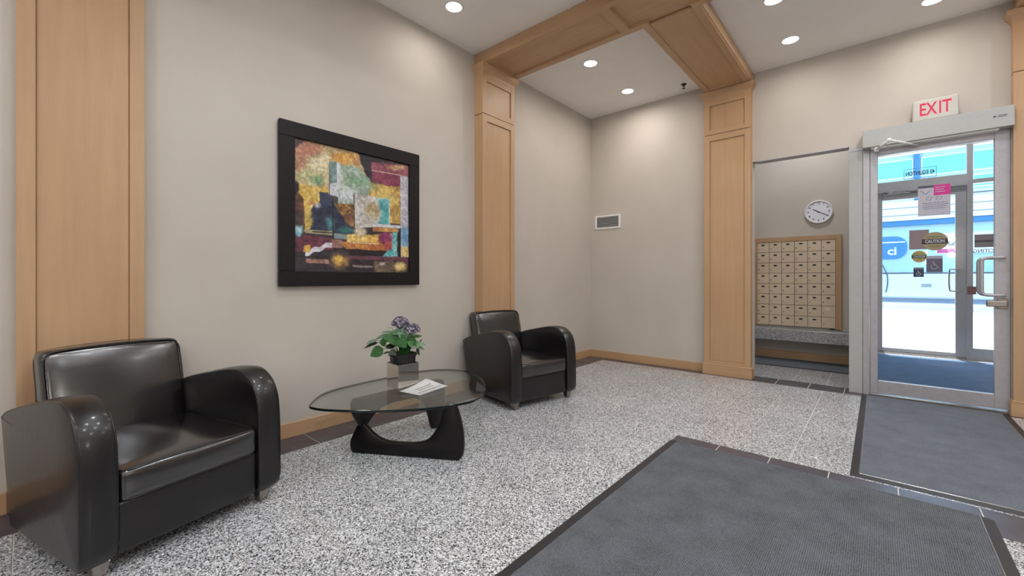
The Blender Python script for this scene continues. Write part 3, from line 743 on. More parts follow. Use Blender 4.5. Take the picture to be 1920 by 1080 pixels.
# ------------------------------------------------------------------ glass coffee table
tb = empty('coffee_table', (-2.5, 1.8, 0), 0, 'low coffee table with a rounded clear glass top on black curved wooden legs', 'table')
def L(x, y, z): return (x+2.5, y-1.8, z)
TZ = .40
outl = [(-2.73, 1.19), (-2.89, 1.324), (-2.968, 1.457), (-2.998, 1.616), (-3.008, 1.757), (-3.015, 1.90), (-3.018, 2.10), (-2.995, 2.297), (-2.905, 2.44), (-2.752, 2.52), (-2.541, 2.485), (-2.338, 2.363), (-2.194, 2.244), (-2.087, 2.119), (-2.030, 1.996), (-2.018, 1.904), (-2.053, 1.762), (-2.141, 1.596), (-2.251, 1.457), (-2.388, 1.337), (-2.49, 1.263), (-2.575, 1.21), (-2.655, 1.182)]
sp_ = catmull([(x, y, 0) for x, y in outl], 5, True)
bm = bmesh.new(); n = len(sp_)
cx_ = sum(p.x for p in sp_)/n; cy_ = sum(p.y for p in sp_)/n
rings = []
for ins, z in ((.003, TZ-.016), (0, TZ-.013), (0, TZ-.003), (.003, TZ)):
    rings.append([bm.verts.new(L(p.x+(cx_-p.x)*ins*1.6, p.y+(cy_-p.y)*ins*1.6, z)) for p in sp_])
for A, B in zip(rings, rings[1:]):
    for k in range(n): bm.faces.new((A[k], A[(k+1) % n], B[(k+1) % n], B[k])).material_index = 1
bm.faces.new(rings[-1]).material_index = 0; bm.faces.new(rings[0][::-1]).material_index = 0
bm_obj('glass_top', bm, [TGLASS, TEDGE], tb)
prof = [(.030, .194), (.004, .150), (-.018, .105), (-.028, .068), (-.026, .030), (-.012, .006), (.015, .0), (.25, .0), (.54, .0), (.715, .0), (.755, .010), (.776, .040), (.783, .096), (.779, .182), (.762, .266), (.738, .34), (.722, .370), (.700, .3835), (.672, .3835), (.655, .370), (.641, .333), (.627, .279), (.599, .210), (.564, .155), (.522, .118), (.46, .099), (.394, .093), (.285, .092), (.197, .107), (.131, .147), (.083, .194)]
def leg(A, d, flip, nm):
    bm = bmesh.new(); nx, ny = -d[1], d[0]; th = .021
    pp = prof if not flip else [(s, .3838-z) for s, z in prof]
    pc = catmull([(s, 0, z) for s, z in pp], 3, True)
    pc = [(p.x, min(max(p.z, 0), .3838)) for p in pc]
    n = len(pc)
    # rounded edges: inset rings
    ar = sum(pc[i][0]*pc[(i+1) % n][1]-pc[(i+1) % n][0]*pc[i][1] for i in range(n)); sg = 1 if ar > 0 else -1
    nr = []
    for i in range(n):
        a, c = pc[i-1], pc[(i+1) % n]; v = Vector((c[0]-a[0], c[1]-a[1]))
        v = v.normalized() if v.length > 1e-9 else Vector((1, 0)); nr.append(Vector((-v.y, v.x))*sg)
    rows = []
    for t, ins in ((-th, .007), (-th*.85, .002), (-th*.6, 0), (th*.6, 0), (th*.85, .002), (th, .007)):
        rows.append([bm.verts.new(L(A[0]+d[0]*(pc[i][0]+nr[i].x*ins)+nx*t, A[1]+d[1]*(pc[i][0]+nr[i].x*ins)+ny*t, pc[i][1]+nr[i].y*ins)) for i in range(n)])
    for P_, Q_ in zip(rows, rows[1:]):
        for k in range(n): bm.faces.new((P_[k], P_[(k+1) % n], Q_[(k+1) % n], Q_[k]))
    f1 = bm.faces.new(rows[0]); f2 = bm.faces.new(rows[-1][::-1]); bm.normal_update()
    bmesh.ops.triangulate(bm, faces=[f1, f2], ngon_method='EAR_CLIP')
    return bm_obj(nm, bm, BLACKWOOD, tb, auto=60)
dA = (.8593, .5115); A0 = (-2.742, 1.509)
leg(A0, dA, False, 'leg')
hinge = (A0[0]+dA[0]*.055, A0[1]+dA[1]*.055)
d2 = Vector((-2.700-hinge[0], 2.185-hinge[1])).normalized()
leg((hinge[0]-d2.x*.055, hinge[1]-d2.y*.055), (d2.x, d2.y), True, 'leg')
bm = bmesh.new(); tube(bm, [L(hinge[0], hinge[1], .15), L(hinge[0], hinge[1], .235)], .012, 10); bm_obj('pin', bm, STEEL, tb)

# ------------------------------------------------------------------ planter, plant, paper
pl = empty('planter', (-2.677, 1.853, TZ), -.10, 'square mirror-polished metal planter standing on the glass table', 'planter')
h = .168/2
bm = bmesh.new()
for (a, b, c, d) in ((-h, h, -h, -h+.004), (-h, h, h-.004, h), (-h, -h+.004, -h+.004, h-.004), (h-.004, h, -h+.004, h-.004)):
    box(bm, a, b, c, d, 0, .176, .0006)
bm_obj('wall', bm, MIRROR, pl)
bx('bottom', -h+.004, h-.004, -h+.004, h-.004, .001, .005, MIRROR, pl)
bm = bmesh.new()
rim = [(-h-.0015, h+.0015, -h-.0015, -h+.003), (-h-.0015, h+.0015, h-.003, h+.0015), (-h-.0015, -h+.003, -h+.003, h-.003), (h-.003, h+.0015, -h+.003, h-.003)]
for r_ in rim: box(bm, *r_, .172, .178, .001)
bm_obj('rim', bm, STEEL, pl)
plant = empty('potted_plant', (-2.677, 1.853, TZ+.006), 0, 'flowering green plant with purple blooms in a black plastic pot set in the planter', 'plant')
bm = bmesh.new(); lathe(bm, [(0, .002), (.060, .002), (.076, .168), (.090, .176), (.094, .222), (.103, .224), (.104, .238), (.099, .239), (.097, .226), (.088, .215), (0, .215)], 36); bm_obj('pot', bm, BLACKP, plant, auto=35)
bm = bmesh.new(); lathe(bm, [(.091, .214), (.085, .218), (.04, .222), (0, .224)], 24); bm_obj('soil', bm, SOIL, plant, smooth=True)
Rv = Vector((.7559, .6547, 0)); Tv = Vector((.6547, -.7559, 0)); Zv = Vector((0, 0, 1))
leaf_meshes = {}
def leaf_mesh(m, wr):
    key = (m.name, wr)
    if key in leaf_meshes: return leaf_meshes[key]
    bm = bmesh.new(); rows = []; nL = 9
    for i in range(nL):
        t = i/(nL-1); w = wr*.5*math.sin(PI*min(1, t**.8*.98+.02))**.75*(1-.25*t)
        if i == nL-1: w = .004
        z = -.22*t*t+.06*t
        rows.append([bm.verts.new((t, s*w, z+.22*abs(s)*w-.10*(s*s)*w+.012*math.sin(t*14+s*2)*abs(s))) for s in (-1, -.5, 0, .5, 1)])
    for A, B in zip(rows, rows[1:]):
        for k in range(4): bm.faces.new((A[k], A[k+1], B[k+1], B[k]))
    bmesh.ops.solidify(bm, geom=bm.faces[:], thickness=.008)
    me = bpy.data.meshes.new('leaf'); bm.to_mesh(me); bm.free(); me.materials.append(m)
    for p in me.polygons: p.use_smooth = True
    leaf_meshes[key] = me; return me
def pp(cx, cy, dep=0):     # study-crop coordinates -> plant local metres
    return Rv*((cx-570)*.000661)+Zv*(.794-.0*dep-(cy/6*.003966)-(TZ+.006)+.176)+Tv*dep
def pp(cx, cy, dep=0):
    z = 1.2-(58+cy/6)*.003966
    return Rv*((cx-570)*.000661)+Zv*(z-TZ-.006)+Tv*dep
leaves = [  # base, tip, depth base, depth tip, width ratio, material, facing tilt
    ((640, 345), (415, 285), .05, .10, .62, LEAF, .8), ((520, 290), (640, 385), .06, .12, .75, LEAF, .9), ((640, 360), (600, 498), .06, .10, .8, LEAF, .9),
    ((360, 435), (240, 500), .03, .06, .85, LEAF, .9), ((285, 345), (180, 365), .02, .04, .62, LEAFP, .4), ((290, 375), (142, 415), .00, .02, .42, LEAFD, .4),
    ((345, 400), (395, 320), .03, .06, .75, LEAF, .9), ((420, 280), (285, 312), .04, .06, .5, LEAFP, .4), ((470, 240), (590, 250), .03, .07, .75, LEAFP, .5), ((430, 255), (320, 248), .01, .02, .42, LEAFP, .3),
    ((450, 215), (385, 205), .0, .0, .5, LEAFP, .3), ((720, 310), (660, 400), .05, .08, .8, LEAF, .8), ((715, 390), (660, 345), .07, .09, .8, LEAF, .8), ((740, 390), (825, 380), .02, .04, .5, LEAFP, .5), ((745, 415), (822, 440), .02, .04, .45, LEAFP, .5),
    ((740, 430), (768, 498), .03, .05, .4, LEAFD, .8), ((760, 370), (785, 335), .0, .0, .5, LEAF, .5), ((500, 400), (400, 405), .03, .05, .6, LEAFD, .7), ((520, 380), (440, 350), .03, .05, .8, LEAFD, .8), ((450, 450), (520, 530), .05, .09, .6, LEAFD, .8),
    ((430, 470), (365, 485), .03, .04, .4, LEAFD, .5), ((620, 300), (700, 265), .02, .05, .7, LEAFP, .5), ((560, 350), (480, 330), -.03, -.09, .7, LEAF, .5), ((600, 350), (660, 300), -.03, -.10, .7, LEAF, .5), ((560, 420), (500, 300), -.02, -.06, .7, LEAFD, .6), ((640, 400), (720, 380), -.03, -.08, .7, LEAF, .6),
    ((500, 330), (420, 230), .02, .05, .7, LEAFP, .5), ((640, 330), (560, 250), .04, .08, .8, LEAFP, .7), ((470, 300), (360, 340), .05, .08, .65, LEAF, .8), ((690, 350), (780, 395), .04, .07, .6, LEAF, .6), ((560, 420), (640, 470), .0, .05, .7, LEAFD, .8),
    ((600, 270), (560, 200), -.02, -.07, .6, LEAFP, .5), ((680, 320), (760, 300), -.02, -.06, .6, LEAF, .5)]
stem_bm = bmesh.new()
for (b0, t0, db, dt, wr, m, ft) in leaves:
    B = pp(b0[0], b0[1], db); T = pp(t0[0], t0[1], dt); T = B+(T-B)*1.08; wr = wr*1.12; ax = (T-B); ln = ax.length; ax.normalize()
    up = (Zv*(1-ft)+Tv*ft+Zv*.25).normalized(); sd_ = up.cross(ax).normalized(); up = ax.cross(sd_).normalized()
    me = leaf_mesh(m, wr); o = bpy.data.objects.new('leaf', me); COL.objects.link(o); o.parent = plant
    M = Matrix((ax, sd_, up)).transposed().to_4x4(); M.translation = B
    o.matrix_local = M @ Matrix.Diagonal((ln, ln, ln, 1))
    s0 = Vector((random.uniform(-.03, .03), random.uniform(-.03, .03), .222)); mid = (s0+B)/2+Vector((0, 0, .02))
    tube(stem_bm, catmull([s0, mid, B], 4), .0026, 6, .0016)
bm_obj('stems', stem_bm, STEMM, plant, 'stuff', smooth=True)
def blooms(cx, cy, rx, ry, n):
    bm = bmesh.new(); c = pp(cx, cy, .02)
    for k in range(n):
        th = random.uniform(0, 2*PI); ph = math.acos(random.uniform(-.35, 1)); rr = random.uniform(.82, 1.05)
        d = Vector((math.sin(ph)*math.cos(th), math.sin(ph)*math.sin(th), math.cos(ph)))
        p = c+Vector((d.x*rx*rr, d.y*rx*rr, d.z*ry*rr)); a = d.orthogonal().normalized(); b = d.cross(a)
        r = random.uniform(.0055, .009); a0 = random.uniform(0, PI); mi = 1 if random.random() < .22 else 0
        cv = bm.verts.new(p-d*.002)
        for q in range(5):
            a1 = a0+q*2*PI/5
            v1 = bm.verts.new(p+(a*math.cos(a1-.45)+b*math.sin(a1-.45))*r*.8+d*.001); v2 = bm.verts.new(p+(a*math.cos(a1)+b*math.sin(a1))*r*1.15+d*.002); v3 = bm.verts.new(p+(a*math.cos(a1+.45)+b*math.sin(a1+.45))*r*.8+d*.001)
            bm.faces.new((cv, v1, v2, v3)).material_index = mi
        if k % 4 == 0: tube(bm, [c-Vector((0, 0, ry)), p-d*.003], .0012, 4, .0008, mi=0)
    me = bpy.data.meshes.new('flower_head'); bm.to_mesh(me); bm.free()
    o = link('flower_head', me, [PETAL, PETALW], plant); o['label'] = 'dark purple flower cluster'; return o
blooms(550, 150, .064, .046, 170); blooms(680, 225, .058, .046, 140)
bm = bmesh.new()
for (cx, cy) in ((555, 160), (690, 230)): tube(bm, catmull([Vector((0, 0, .222)), pp((cx+570)/2+10, 380, .01), pp(cx, cy+30, .02)], 5), .003, 6, .002)
bm_obj('flower_stem', bm, STEMM, plant)
# paper
A_, B_, C_, E_ = Vector((-2.568, 1.748, 0)), Vector((-2.372, 1.777, 0)), Vector((-2.425, 2.079, 0)), Vector((-2.586, 1.995, 0))
PZ = TZ+.001
def pap(u, v):   # u: A->B, v: A->E
    p = (A_*(1-u)+B_*u)*(1-v)+(E_*(1-u)+C_*u)*v
    k = ((1-u)*v)**1.6
    return Vector((p.x, p.y, PZ+.040*k+.0035*v*(math.sin(u*5)+1)*v))
# keep the sheet clear of the planter
bm = bmesh.new(); n = 14; g = [[bm.verts.new(pap(i/n, j/n)) for i in range(n+1)] for j in range(n+1)]
for j in range(n):
    for i in range(n): bm.faces.new((g[j][i], g[j][i+1], g[j+1][i+1], g[j+1][i]))
bmesh.ops.solidify(bm, geom=bm.faces[:], thickness=.0006)
bmesh.ops.translate(bm, verts=bm.verts[:], vec=(2.5, -1.9, -PZ))
ppr = bm_obj('paper_sheet', bm, PAPER, smooth=True, loc=(-2.5, 1.9, PZ)); tag(ppr, 'white paper sheet with printed lines and a lifted corner, lying on the glass table', 'paper')
bm = bmesh.new(); rr = random.Random(3)
for row, (v, u0, u1) in enumerate(((.50, .34, .66), (.40, .30, .72), (.22, .16, .90))):
    v = (.62, .46, .26)[row]; 
    t = .12
    while t < .9:
        w = rr.uniform(.02, .06)
        if row < 2 and (t < .25 or t > .8): t += w+.015; continue
        a = [pap(1-vv, tt)+Vector((0, 0, .0012)) for vv, tt in ((v, t), (v, t+w), (v-.045, t+w), (v-.045, t))]
        vs = [bm.verts.new(p) for p in a]; bm.faces.new(vs); t += w+.018
bmesh.ops.translate(bm, verts=bm.verts[:], vec=(2.5, -1.9, -PZ))
me = bpy.data.meshes.new('print'); bm.to_mesh(me); bm.free(); link('print', me, INK, ppr, 'stuff')

# ------------------------------------------------------------------ floor mats
def floor_mat(name, x0, x1, y0, y1, carpet, border, label, edges='lrfb', lip=None):
    root = empty(name, ((x0+x1)/2, (y0+y1)/2, 0), 0, label, 'mat')
    cx, cy = (x0+x1)/2, (y0+y1)/2
    l = border if 'l' in edges else 0; r = border if 'r' in edges else 0; f = border if 'f' in edges else 0; b = border if 'b' in edges else 0
    bx('carpet', x0+l-cx, x1-r-cx, y0+f-cy, y1-b-cy, .0, .009, carpet, root, bev=.002)
    bm = bmesh.new()
    def slope(pts, hs):
        lo = [bm.verts.new((p[0]-cx, p[1]-cy, 0.0003)) for p in pts]; up = [bm.verts.new((p[0]-cx, p[1]-cy, hh)) for p, hh in zip(pts, hs)]
        bm.faces.new(lo[::-1]); bm.faces.new(up)
        for k in range(4): bm.faces.new((lo[k], lo[(k+1) % 4], up[(k+1) % 4], up[k]))
    hi, lo_ = .0075, .0015
    if l: slope([(x0, y0), (x0+l, y0+f), (x0+l, y1-b), (x0, y1)], [lo_, hi, hi, lo_])
    if r: slope([(x1, y1), (x1-r, y1-b), (x1-r, y0+f), (x1, y0)], [lo_, hi, hi, lo_])
    if f: slope([(x1, y0), (x1-r, y0+f), (x0+l, y0+f), (x0, y0)], [lo_, hi, hi, lo_])
    if b: slope([(x0, y1), (x0+l, y1-b), (x1-r, y1-b), (x1, y1)], [lo_, hi, hi, lo_])
    bm_obj('rubber_border', bm, RUBBER, root)
    if lip:
        bm = bmesh.new(); w = .006
        for (a, b2, c, d) in lip: box(bm, a-cx, b2-cx, c-cy, d-cy, .004, .0105, .0015)
        bm_obj('edge_strip', bm, STEEL, root)
    return root
floor_mat('floor_mat', -1.17, .432, -.4, 3.15, CARPET, .05, 'large dark grey ribbed carpet mat with rubber edge in the foreground', 'lrf', [(.380, .386, -.35, 3.15)])
floor_mat('floor_mat', -.135, .862, 3.30, 5.70, CARPET2, .045, 'dark grey entrance mat lying before the glass door, edged with metal strips', 'lrfb', [(-.094, -.088, 3.345, 5.655), (.811, .817, 3.345, 5.655), (-.094, .817, 3.345, 3.352)])
floor_mat('floor_mat', -1.50, -.18, 6.76, 7.47, CARPET2, .03, 'dark mat on the nook floor under the mailbox ledge', 'lrfb')
floor_mat('floor_mat', -.04, 1.9, 5.95, 8.9, CARPET3, .03, 'mat with skylight blue painted in, covering the vestibule floor beyond the glass door', 'lrfb')

# ------------------------------------------------------------------ nook: mailboxes, ledge, clock
mb = empty('mailbox_bank', (-.945, 7.498, 0), 0, 'cream metal mailbox bank with six columns of small doors in a maple surround', 'mailbox')
X0, X1, Z0, Z1 = -1.43+.945, -.46+.945, .492, 1.752
bx('cabinet', X0, X1, -.02, 0, Z0, Z1, plain('mailbox_gap', srgb(96, 82, 72), .6), mb)
for nm, a in (('surround', (X0-.065, X0, Z0-.01, Z1+.065)), ('surround', (X1, X1+.068, Z0-.01, Z1+.065)), ('surround', (X0, X1, Z1, Z1+.065))):
    bx(nm, a[0], a[1], -.036, 0, a[2], a[3], WZ if a[1]-a[0] < .2 else WX, mb, bev=.002)
cw = (X1-X0)/6; chh = (Z1-Z0)/8
def one(nm, f, m):
    bm = bmesh.new(); f(bm); me = bpy.data.meshes.new(nm); bm.to_mesh(me); bm.free(); me.materials.append(m); return me
dm = one('mailbox_door', lambda bm: box(bm, .003, cw-.003, -.028, -.019, .003, chh-.003, .0015), BOXM)
sm_ = one('name_slot', lambda bm: box(bm, cw*.36, cw*.62, -.0295, -.0275, chh*.66, chh*.79), BLACKP)
sw_ = one('name_slot', lambda bm: box(bm, cw*.36, cw*.62, -.0295, -.0275, chh*.66, chh*.79), PAPER)
lm = one('lock', lambda bm: lathe(bm, [(0, .0), (.0085, .0), (.0085, .004), (0, .006)], 10), STEEL)
for v in lm.vertices: v.co = Vector((cw*.15+v.co.x, -.0275-v.co.z, chh*.34+v.co.y))
for i in range(6):
    for j in range(8):
        d = bpy.data.objects.new('mailbox_door', dm); COL.objects.link(d); d.parent = mb; d.location = (X0+i*cw, 0, Z0+j*chh)
        if not (i == 5 and j == 0):
            s = bpy.data.objects.new('name_slot', sw_ if (i == 5 and j == 1) else sm_); COL.objects.link(s); s.parent = d
        k = bpy.data.objects.new('lock', lm); COL.objects.link(k); k.parent = d
bx('maker_plate', X1-.06, X1-.012, -.03, -.02, Z0-.012, Z0+.001, BLACKP, mb)
lg = bx('granite_ledge', -.72, .72, -.305, 0, .30, .462, GRANL, bev=.004); lg.location = (-.875, 7.5, 0); tag(lg, 'speckled grey granite ledge projecting below the mailboxes', 'ledge')
ck = empty('wall_clock', (-.655, 7.5, 2.155), 0, 'round white wall clock with black numerals above the mailboxes', 'clock')
def ylathe(prof, n, m, nm, parent):
    bm = bmesh.new(); lathe(bm, prof, n)
    for v in bm.verts: v.co = Vector((v.co.x, -v.co.z, v.co.y))
    return bm_obj(nm, bm, m, parent, auto=40)
ylathe([(0, 0), (.160, 0), (.165, .012), (.165, .032), (.158, .038), (.150, .036), (.148, .028)], 48, WHITEP, 'rim', ck)
ylathe([(.150, .026), (0, .0265)], 48, plain('dial', srgb(222, 222, 232), .4), 'dial', ck)
for hnum in range(1, 13):
    a = hnum*PI/6; t = text('numeral', str(hnum), .036, (.122*math.sin(a), -.0275, .122*math.cos(a)), BLACKP, ck, offset=.0008)
def hand(a, ln, w, nm, y):
    bm = bmesh.new(); vs = box(bm, -w/2, w/2, y-.0015, y, -.02, ln)
    R_ = Matrix.Rotation(a, 4, 'Y')
    for v in bm.verts: v.co = R_ @ v.co
    bm_obj(nm, bm, BLACKP, ck)
hand(math.radians(302), .078, .009, 'hour_hand', -.029); hand(math.radians(117), .112, .007, 'minute_hand', -.032)
ylathe([(0, .034), (.006, .034), (.006, .027)], 12, BLACKP, 'hub', ck)

# ------------------------------------------------------------------ entrance: inner door
fr = empty('door_3', (0, EW, 0), kind='structure')     # the fixed frame of the inner door
bx('cladding', -.24, -.128, -.03, .13, 0, 2.575, ALUW, fr, bev=.003)
bx('jamb', -.126, -.072, -.035, .10, 0, 2.575, ALU, fr, bev=.003)
bx('jamb', .881, .889, -.04, .10, 0, 2.53, ALU, fr)
bx('cladding', -.24, -.128, -.034, -.03, 2.535, 2.552, ALU, fr)
bx('head', -.072, .885, -.02, .10, 2.53, 2.575, ALU, fr, bev=.002)
bx('threshold', -.072, .885, -.055, .06, 0, .022, STEEL, fr, bev=.003)
dr = empty('door_1', (0, EW, 0), kind='structure')
D0, D1 = -.035, .015
bx('stile', -.068, -.008, D0, D1, .03, 2.525, ALU, dr, bev=.003)
bx('stile', .785, .880, D0, D1, .03, 2.525, ALU, dr, bev=.003)
bx('rail', -.008, .785, D0, D1, .03, .158, ALU, dr, bev=.003)
bx('rail', -.008, .785, D0, D1, 2.452, 2.525, ALU, dr, bev=.003)
bx('glass_pane', -.010, .787, -.014, -.006, .155, 2.455, GLASS, dr)
hd = bmesh.new()
pts = catmull([(.835, D0, 1.385), (.835, D0-.05, 1.385), (.80, D0-.062, 1.385), (.735, D0-.064, 1.385), (.708, D0-.064, 1.372), (.700, D0-.064, 1.34), (.700, D0-.064, 1.10), (.708, D0-.064, 1.065), (.735, D0-.064, 1.05), (.80, D0-.062, 1.05), (.835, D0-.05, 1.05), (.835, D0, 1.05)], 4)
tube(hd, pts, .014, 10); bm_obj('pull_handle', hd, ALU, dr, smooth=True)
hd = bmesh.new(); tube(hd, [(p.x, -(p.y-D0)+D1, p.z) for p in pts], .014, 10); bm_obj('pull_handle', hd, ALU, dr, smooth=True)
bm = bmesh.new(); box(bm, .728, .86, D0-.05, D0-.012, .945, 1.005, .012, 3); box(bm, .80, .86, D0-.02, D0, .93, 1.02, .004); bm_obj('lock_paddle', bm, STEEL, dr)
# operator
op = empty('door_operator', (.38, EW, 2.61), 0, 'long grey automatic door operator housing with a folding arm above the glass door', 'door operator')
def O(x): return x-.38
bx('housing', O(-.127), O(.886), -.15, 0, 2.525-2.61, 2.70-2.61, ALUW, op, bev=.003)
bx('under_rail', O(-.06), O(.80), -.12, -.04, 2.51-2.61, 2.525-2.61, WHITEP, op)
lg_ = bmesh.new()
prism(lg_, [(-.013, 0), (0, .008), (.013, 0), (0, -.008)], lambda p: (O(.77)+p[0], -.1515, .012+p[1]), lambda p: (O(.77)+p[0], -.150, .012+p[1]))
box(lg_, O(.79), O(.845), -.1512, -.150, .016, .021); box(lg_, O(.79), O(.84), -.1512, -.150, .004, .008)
bm_obj('maker_mark', lg_, INK, op)
bm = bmesh.new()
tube(bm, [(O(-.02), -.12, -.085), (O(-.02), -.12, -.135)], .020, 12)
tube(bm, [(O(-.02), -.12, -.118), (O(.075), -.29, -.078)], .012, 8)
tube(bm, [(O(.075), -.29, -.062), (O(.075), -.29, -.094)], .014, 10)
tube(bm, [(O(.075), -.29, -.078), (O(.285), -.07, -.118)], .010, 8)
bm_obj('folding_arm', bm, WHITEP, op, smooth=True)
# exit sign
ex = empty('exit_sign', (.40, EW, 2.80), 0, 'white exit sign with glowing red letters above the door', 'sign')
bm = bmesh.new(); box(bm, -.155, .155, -.13, -.06, -.098, .10, .012, 3); bm_obj('housing', bm, SIGNW, ex)
bm = bmesh.new(); box(bm, -.03, .03, -.06, 0, -.06, .06); bm_obj('bracket', bm, WHITEP, ex)
for k, c_ in enumerate('EXIT'):
    xx = (-.085, -.025, .033, .078)[k]
    text('letter_halo', c_, .165, (xx, -.1305, .0), EXITG, ex, ext=.0004, offset=.007, sx=.62)
    text('letter', c_, .165, (xx, -.1316, .0), EXITR, ex, ext=.0006, offset=.0018, sx=.62)

# ------------------------------------------------------------------ vestibule and outer door
FY = 9.2
bx('wall_vestibule_right', 2.2, 2.3, EW+.13, 9.3, 0, CZ, WALL, kind='structure')
bx('wall_front', -4.5, -.07, 9.15, 9.35, -.1, 5, WALL, kind='structure')
bx('wall_front_right', 2.2, 6, 9.15, 9.35, -.1, 5, WALL, kind='structure')
bx('trim_10', -2.5, 4.5, 9.35, 11.02, 3.70, 3.85, ALU, kind='structure')   # unseen overhang above the entrance, added to limit the sun strip indoors
bx('wall_front_over', -.07, 2.2, 9.15, 9.35, 3.19, 5, WALL, kind='structure')
f2 = empty('door_4', (0, FY, 0), kind='structure')   # fixed outer frame
bx('jamb', -.07, -.02, -.05, .05, 0, 3.19, ALU, f2)
bx('mullion', .985, 1.047, -.05, .05, 0, 3.19, ALU, f2)
bx('jamb', 2.12, 2.2, -.05, .05, 0, 3.19, ALU, f2)
bx('transom_bar', -.02, .985, -.05, .05, 2.56, 2.745, ALU, f2)
bx('transom_bar', 1.047, 2.12, -.05, .05, 2.60, 2.66, ALU, f2)
bx('sill', 1.047, 2.12, -.05, .05, 0, .17, ALU, f2)
bx('threshold', -.02, .985, -.05, .05, 0, .02, STEEL, f2)
bx('window_1', -.02, .985, FY-.006, FY+.006, 2.745, 3.19, GLASS, kind='structure')
bx('window_2', 1.047, 2.12, FY-.006, FY+.006, 2.66, 3.19, GLASS, kind='structure')
bx('window_3', 1.047, 2.12, FY-.006, FY+.006, .17, 2.60, GLASS, kind='structure')
d2_ = empty('door_2', (0, FY, 0), kind='structure')
bx('stile', -.018, .042, -.03, .02, .02, 2.555, ALU, d2_, bev=.002)
bx('stile', .868, .982, -.03, .02, .02, 2.555, ALU, d2_, bev=.002)
bx('rail', .042, .868, -.03, .02, .02, .08, ALU, d2_, bev=.002)
bx('rail', .042, .868, -.03, .02, 2.463, 2.555, ALU, d2_, bev=.002)
bx('glass_pane', .040, .870, -.012, -.004, .078, 2.465, GLASS, d2_)
hd = bmesh.new()
tube(hd, catmull([(.92, -.03, 1.335), (.92, -.08, 1.335), (.84, -.085, 1.335), (.80, -.085, 1.31), (.80, -.085, 1.04), (.84, -.085, 1.01), (.92, -.08, 1.01), (.92, -.03, 1.01)], 4), .011, 8); bm_obj('pull_handle', hd, STEEL, d2_, smooth=True)
op2 = empty('door_operator', (.48, FY, 2.61), 0, 'smaller door operator housing with arm above the outer street door', 'door operator')
bx('housing', -.49, .50, -.15, -.051, -.035, .125, ALU, op2, bev=.003)
bm = bmesh.new()
tube(bm, [(-.42, -.10, -.035), (-.42, -.10, -.07)], .02, 10); tube(bm, [(-.42, -.10, -.055), (-.30, -.18, -.05)], .009, 8); tube(bm, [(-.30, -.18, -.045), (-.03, -.04, -.06)], .008, 8)
bm_obj('folding_arm', bm, STEEL, op2, smooth=True)

# ------------------------------------------------------------------ stickers and notices on the glass
GY = EW-.0145       # room-side face of the inner pane
FGY = FY-.0125      # vestibule-side face of the outer pane
BROWN = plain('sign_back', srgb(126, 112, 116), .7); GREYP = plain('notice_paper', srgb(172, 170, 182), .7)
PINK = plain('magenta_print', srgb(190, 44, 130), .6); DKGREY = plain('dark_print', srgb(70, 72, 90), .6)
YEL_BACKLIT = plain('backlit_yellow', srgb(140, 130, 98), .6); YEL = plain('caution_yellow', srgb(206, 176, 90), .6); NAVY = plain('access_navy', srgb(38, 54, 92), .6)  # inner caution oval: yellow dulled in the colour for backlighting
PALE = plain('pale_ink', srgb(214, 212, 214), .6)
ACCESS_BACKLIT = plain('access_backlit', srgb(86, 82, 98), .6); PALEG = plain('pale_grey_ink', srgb(150, 150, 165), .6)  # inner access sticker: greyed in the colour for backlighting
nt_ = empty('notice', (.40, GY, 1.955), 0, 'printed paper notice with a magenta panel taped to the inner door glass', 'notice')
bx('sheet', -.111, .111, -.0012, 0, -.150, .145, GREYP, nt_)
bx('panel_print', -.002, .111, -.0018, -.0013, .043, .143, PINK, nt_)
bx('header_print', -.111, -.002, -.0018, -.0013, .120, .143, DKGREY, nt_)
bm = bmesh.new()
for k in range(3): box(bm, .008, .075-.008*(k % 2), -.0022, -.0019, .072+k*.022, .078+k*.022)
bm_obj('panel_lines', bm, GREYP, nt_)
bm = bmesh.new(); r2 = random.Random(9)
for k in range(4):
    z = -.03-.018*k; x = -.08+.01*(k % 2)
    while x < .08: w = r2.uniform(.008, .02); box(bm, x, x+w, -.0017, -.0013, z, z+.0045); x += w+.004
for cx in (-.035, .035):
    lathe_pts = [(cx+.02*math.cos(a), .016+.016*math.sin(a)) for a in [i*PI/6 for i in range(12)]]
    for i in range(12):
        if i % 3 != 2: tube(bm, [(lathe_pts[i][0], -.0016, lathe_pts[i][1]), (lathe_pts[(i+1) % 12][0], -.0016, lathe_pts[(i+1) % 12][1])], .0016, 4)
tube(bm, [(-.09, -.0016, .095), (-.057, -.0016, .06), (-.024, -.0016, .095)], .0015, 4)
bm_obj('print', bm, DKGREY, nt_, 'stuff')
sb_ = bx('card_sign', -.07, .07, -.0012, 0, -.095, .095, BROWN); sb_.location = (.296, GY, 1.578); tag(sb_, 'plain brown square card stuck on the inner door glass beside the large caution oval', 'sign')
def oval(cx, y, cz, rx, rz, m, mt, lab, bar):
    r = empty('caution_sticker', (cx, y, cz), 0, lab, 'sticker', 'caution stickers on the doors')
    bm = bmesh.new(); prism(bm, [(rx*math.cos(i*PI/20), rz*math.sin(i*PI/20)) for i in range(40)], lambda p: (p[0], -.0045, p[1]), lambda p: (p[0], -.0030, p[1])); bm_obj('oval', bm, m, r)
    bx('bar', -rx*.97, rx*.97, -.0052, -.0046, -rz*.30, rz*.26, bar, r)
    text('lettering', 'CAUTION', rz*.50, (0, -.0058, -.02*rz), mt, r, ext=.0003, offset=.0014, sx=rx*1.5/(rz*.50*4.6))
    text('lettering', 'AUTOMATIC', rz*.24, (0, -.0050, rz*.46), bar, r, ext=.0003, sx=.92)
    text('lettering', 'DOOR', rz*.24, (0, -.0050, -rz*.56), bar, r, ext=.0003, sx=1.1)
DB = plain('sticker_black', srgb(52, 48, 50), .6)
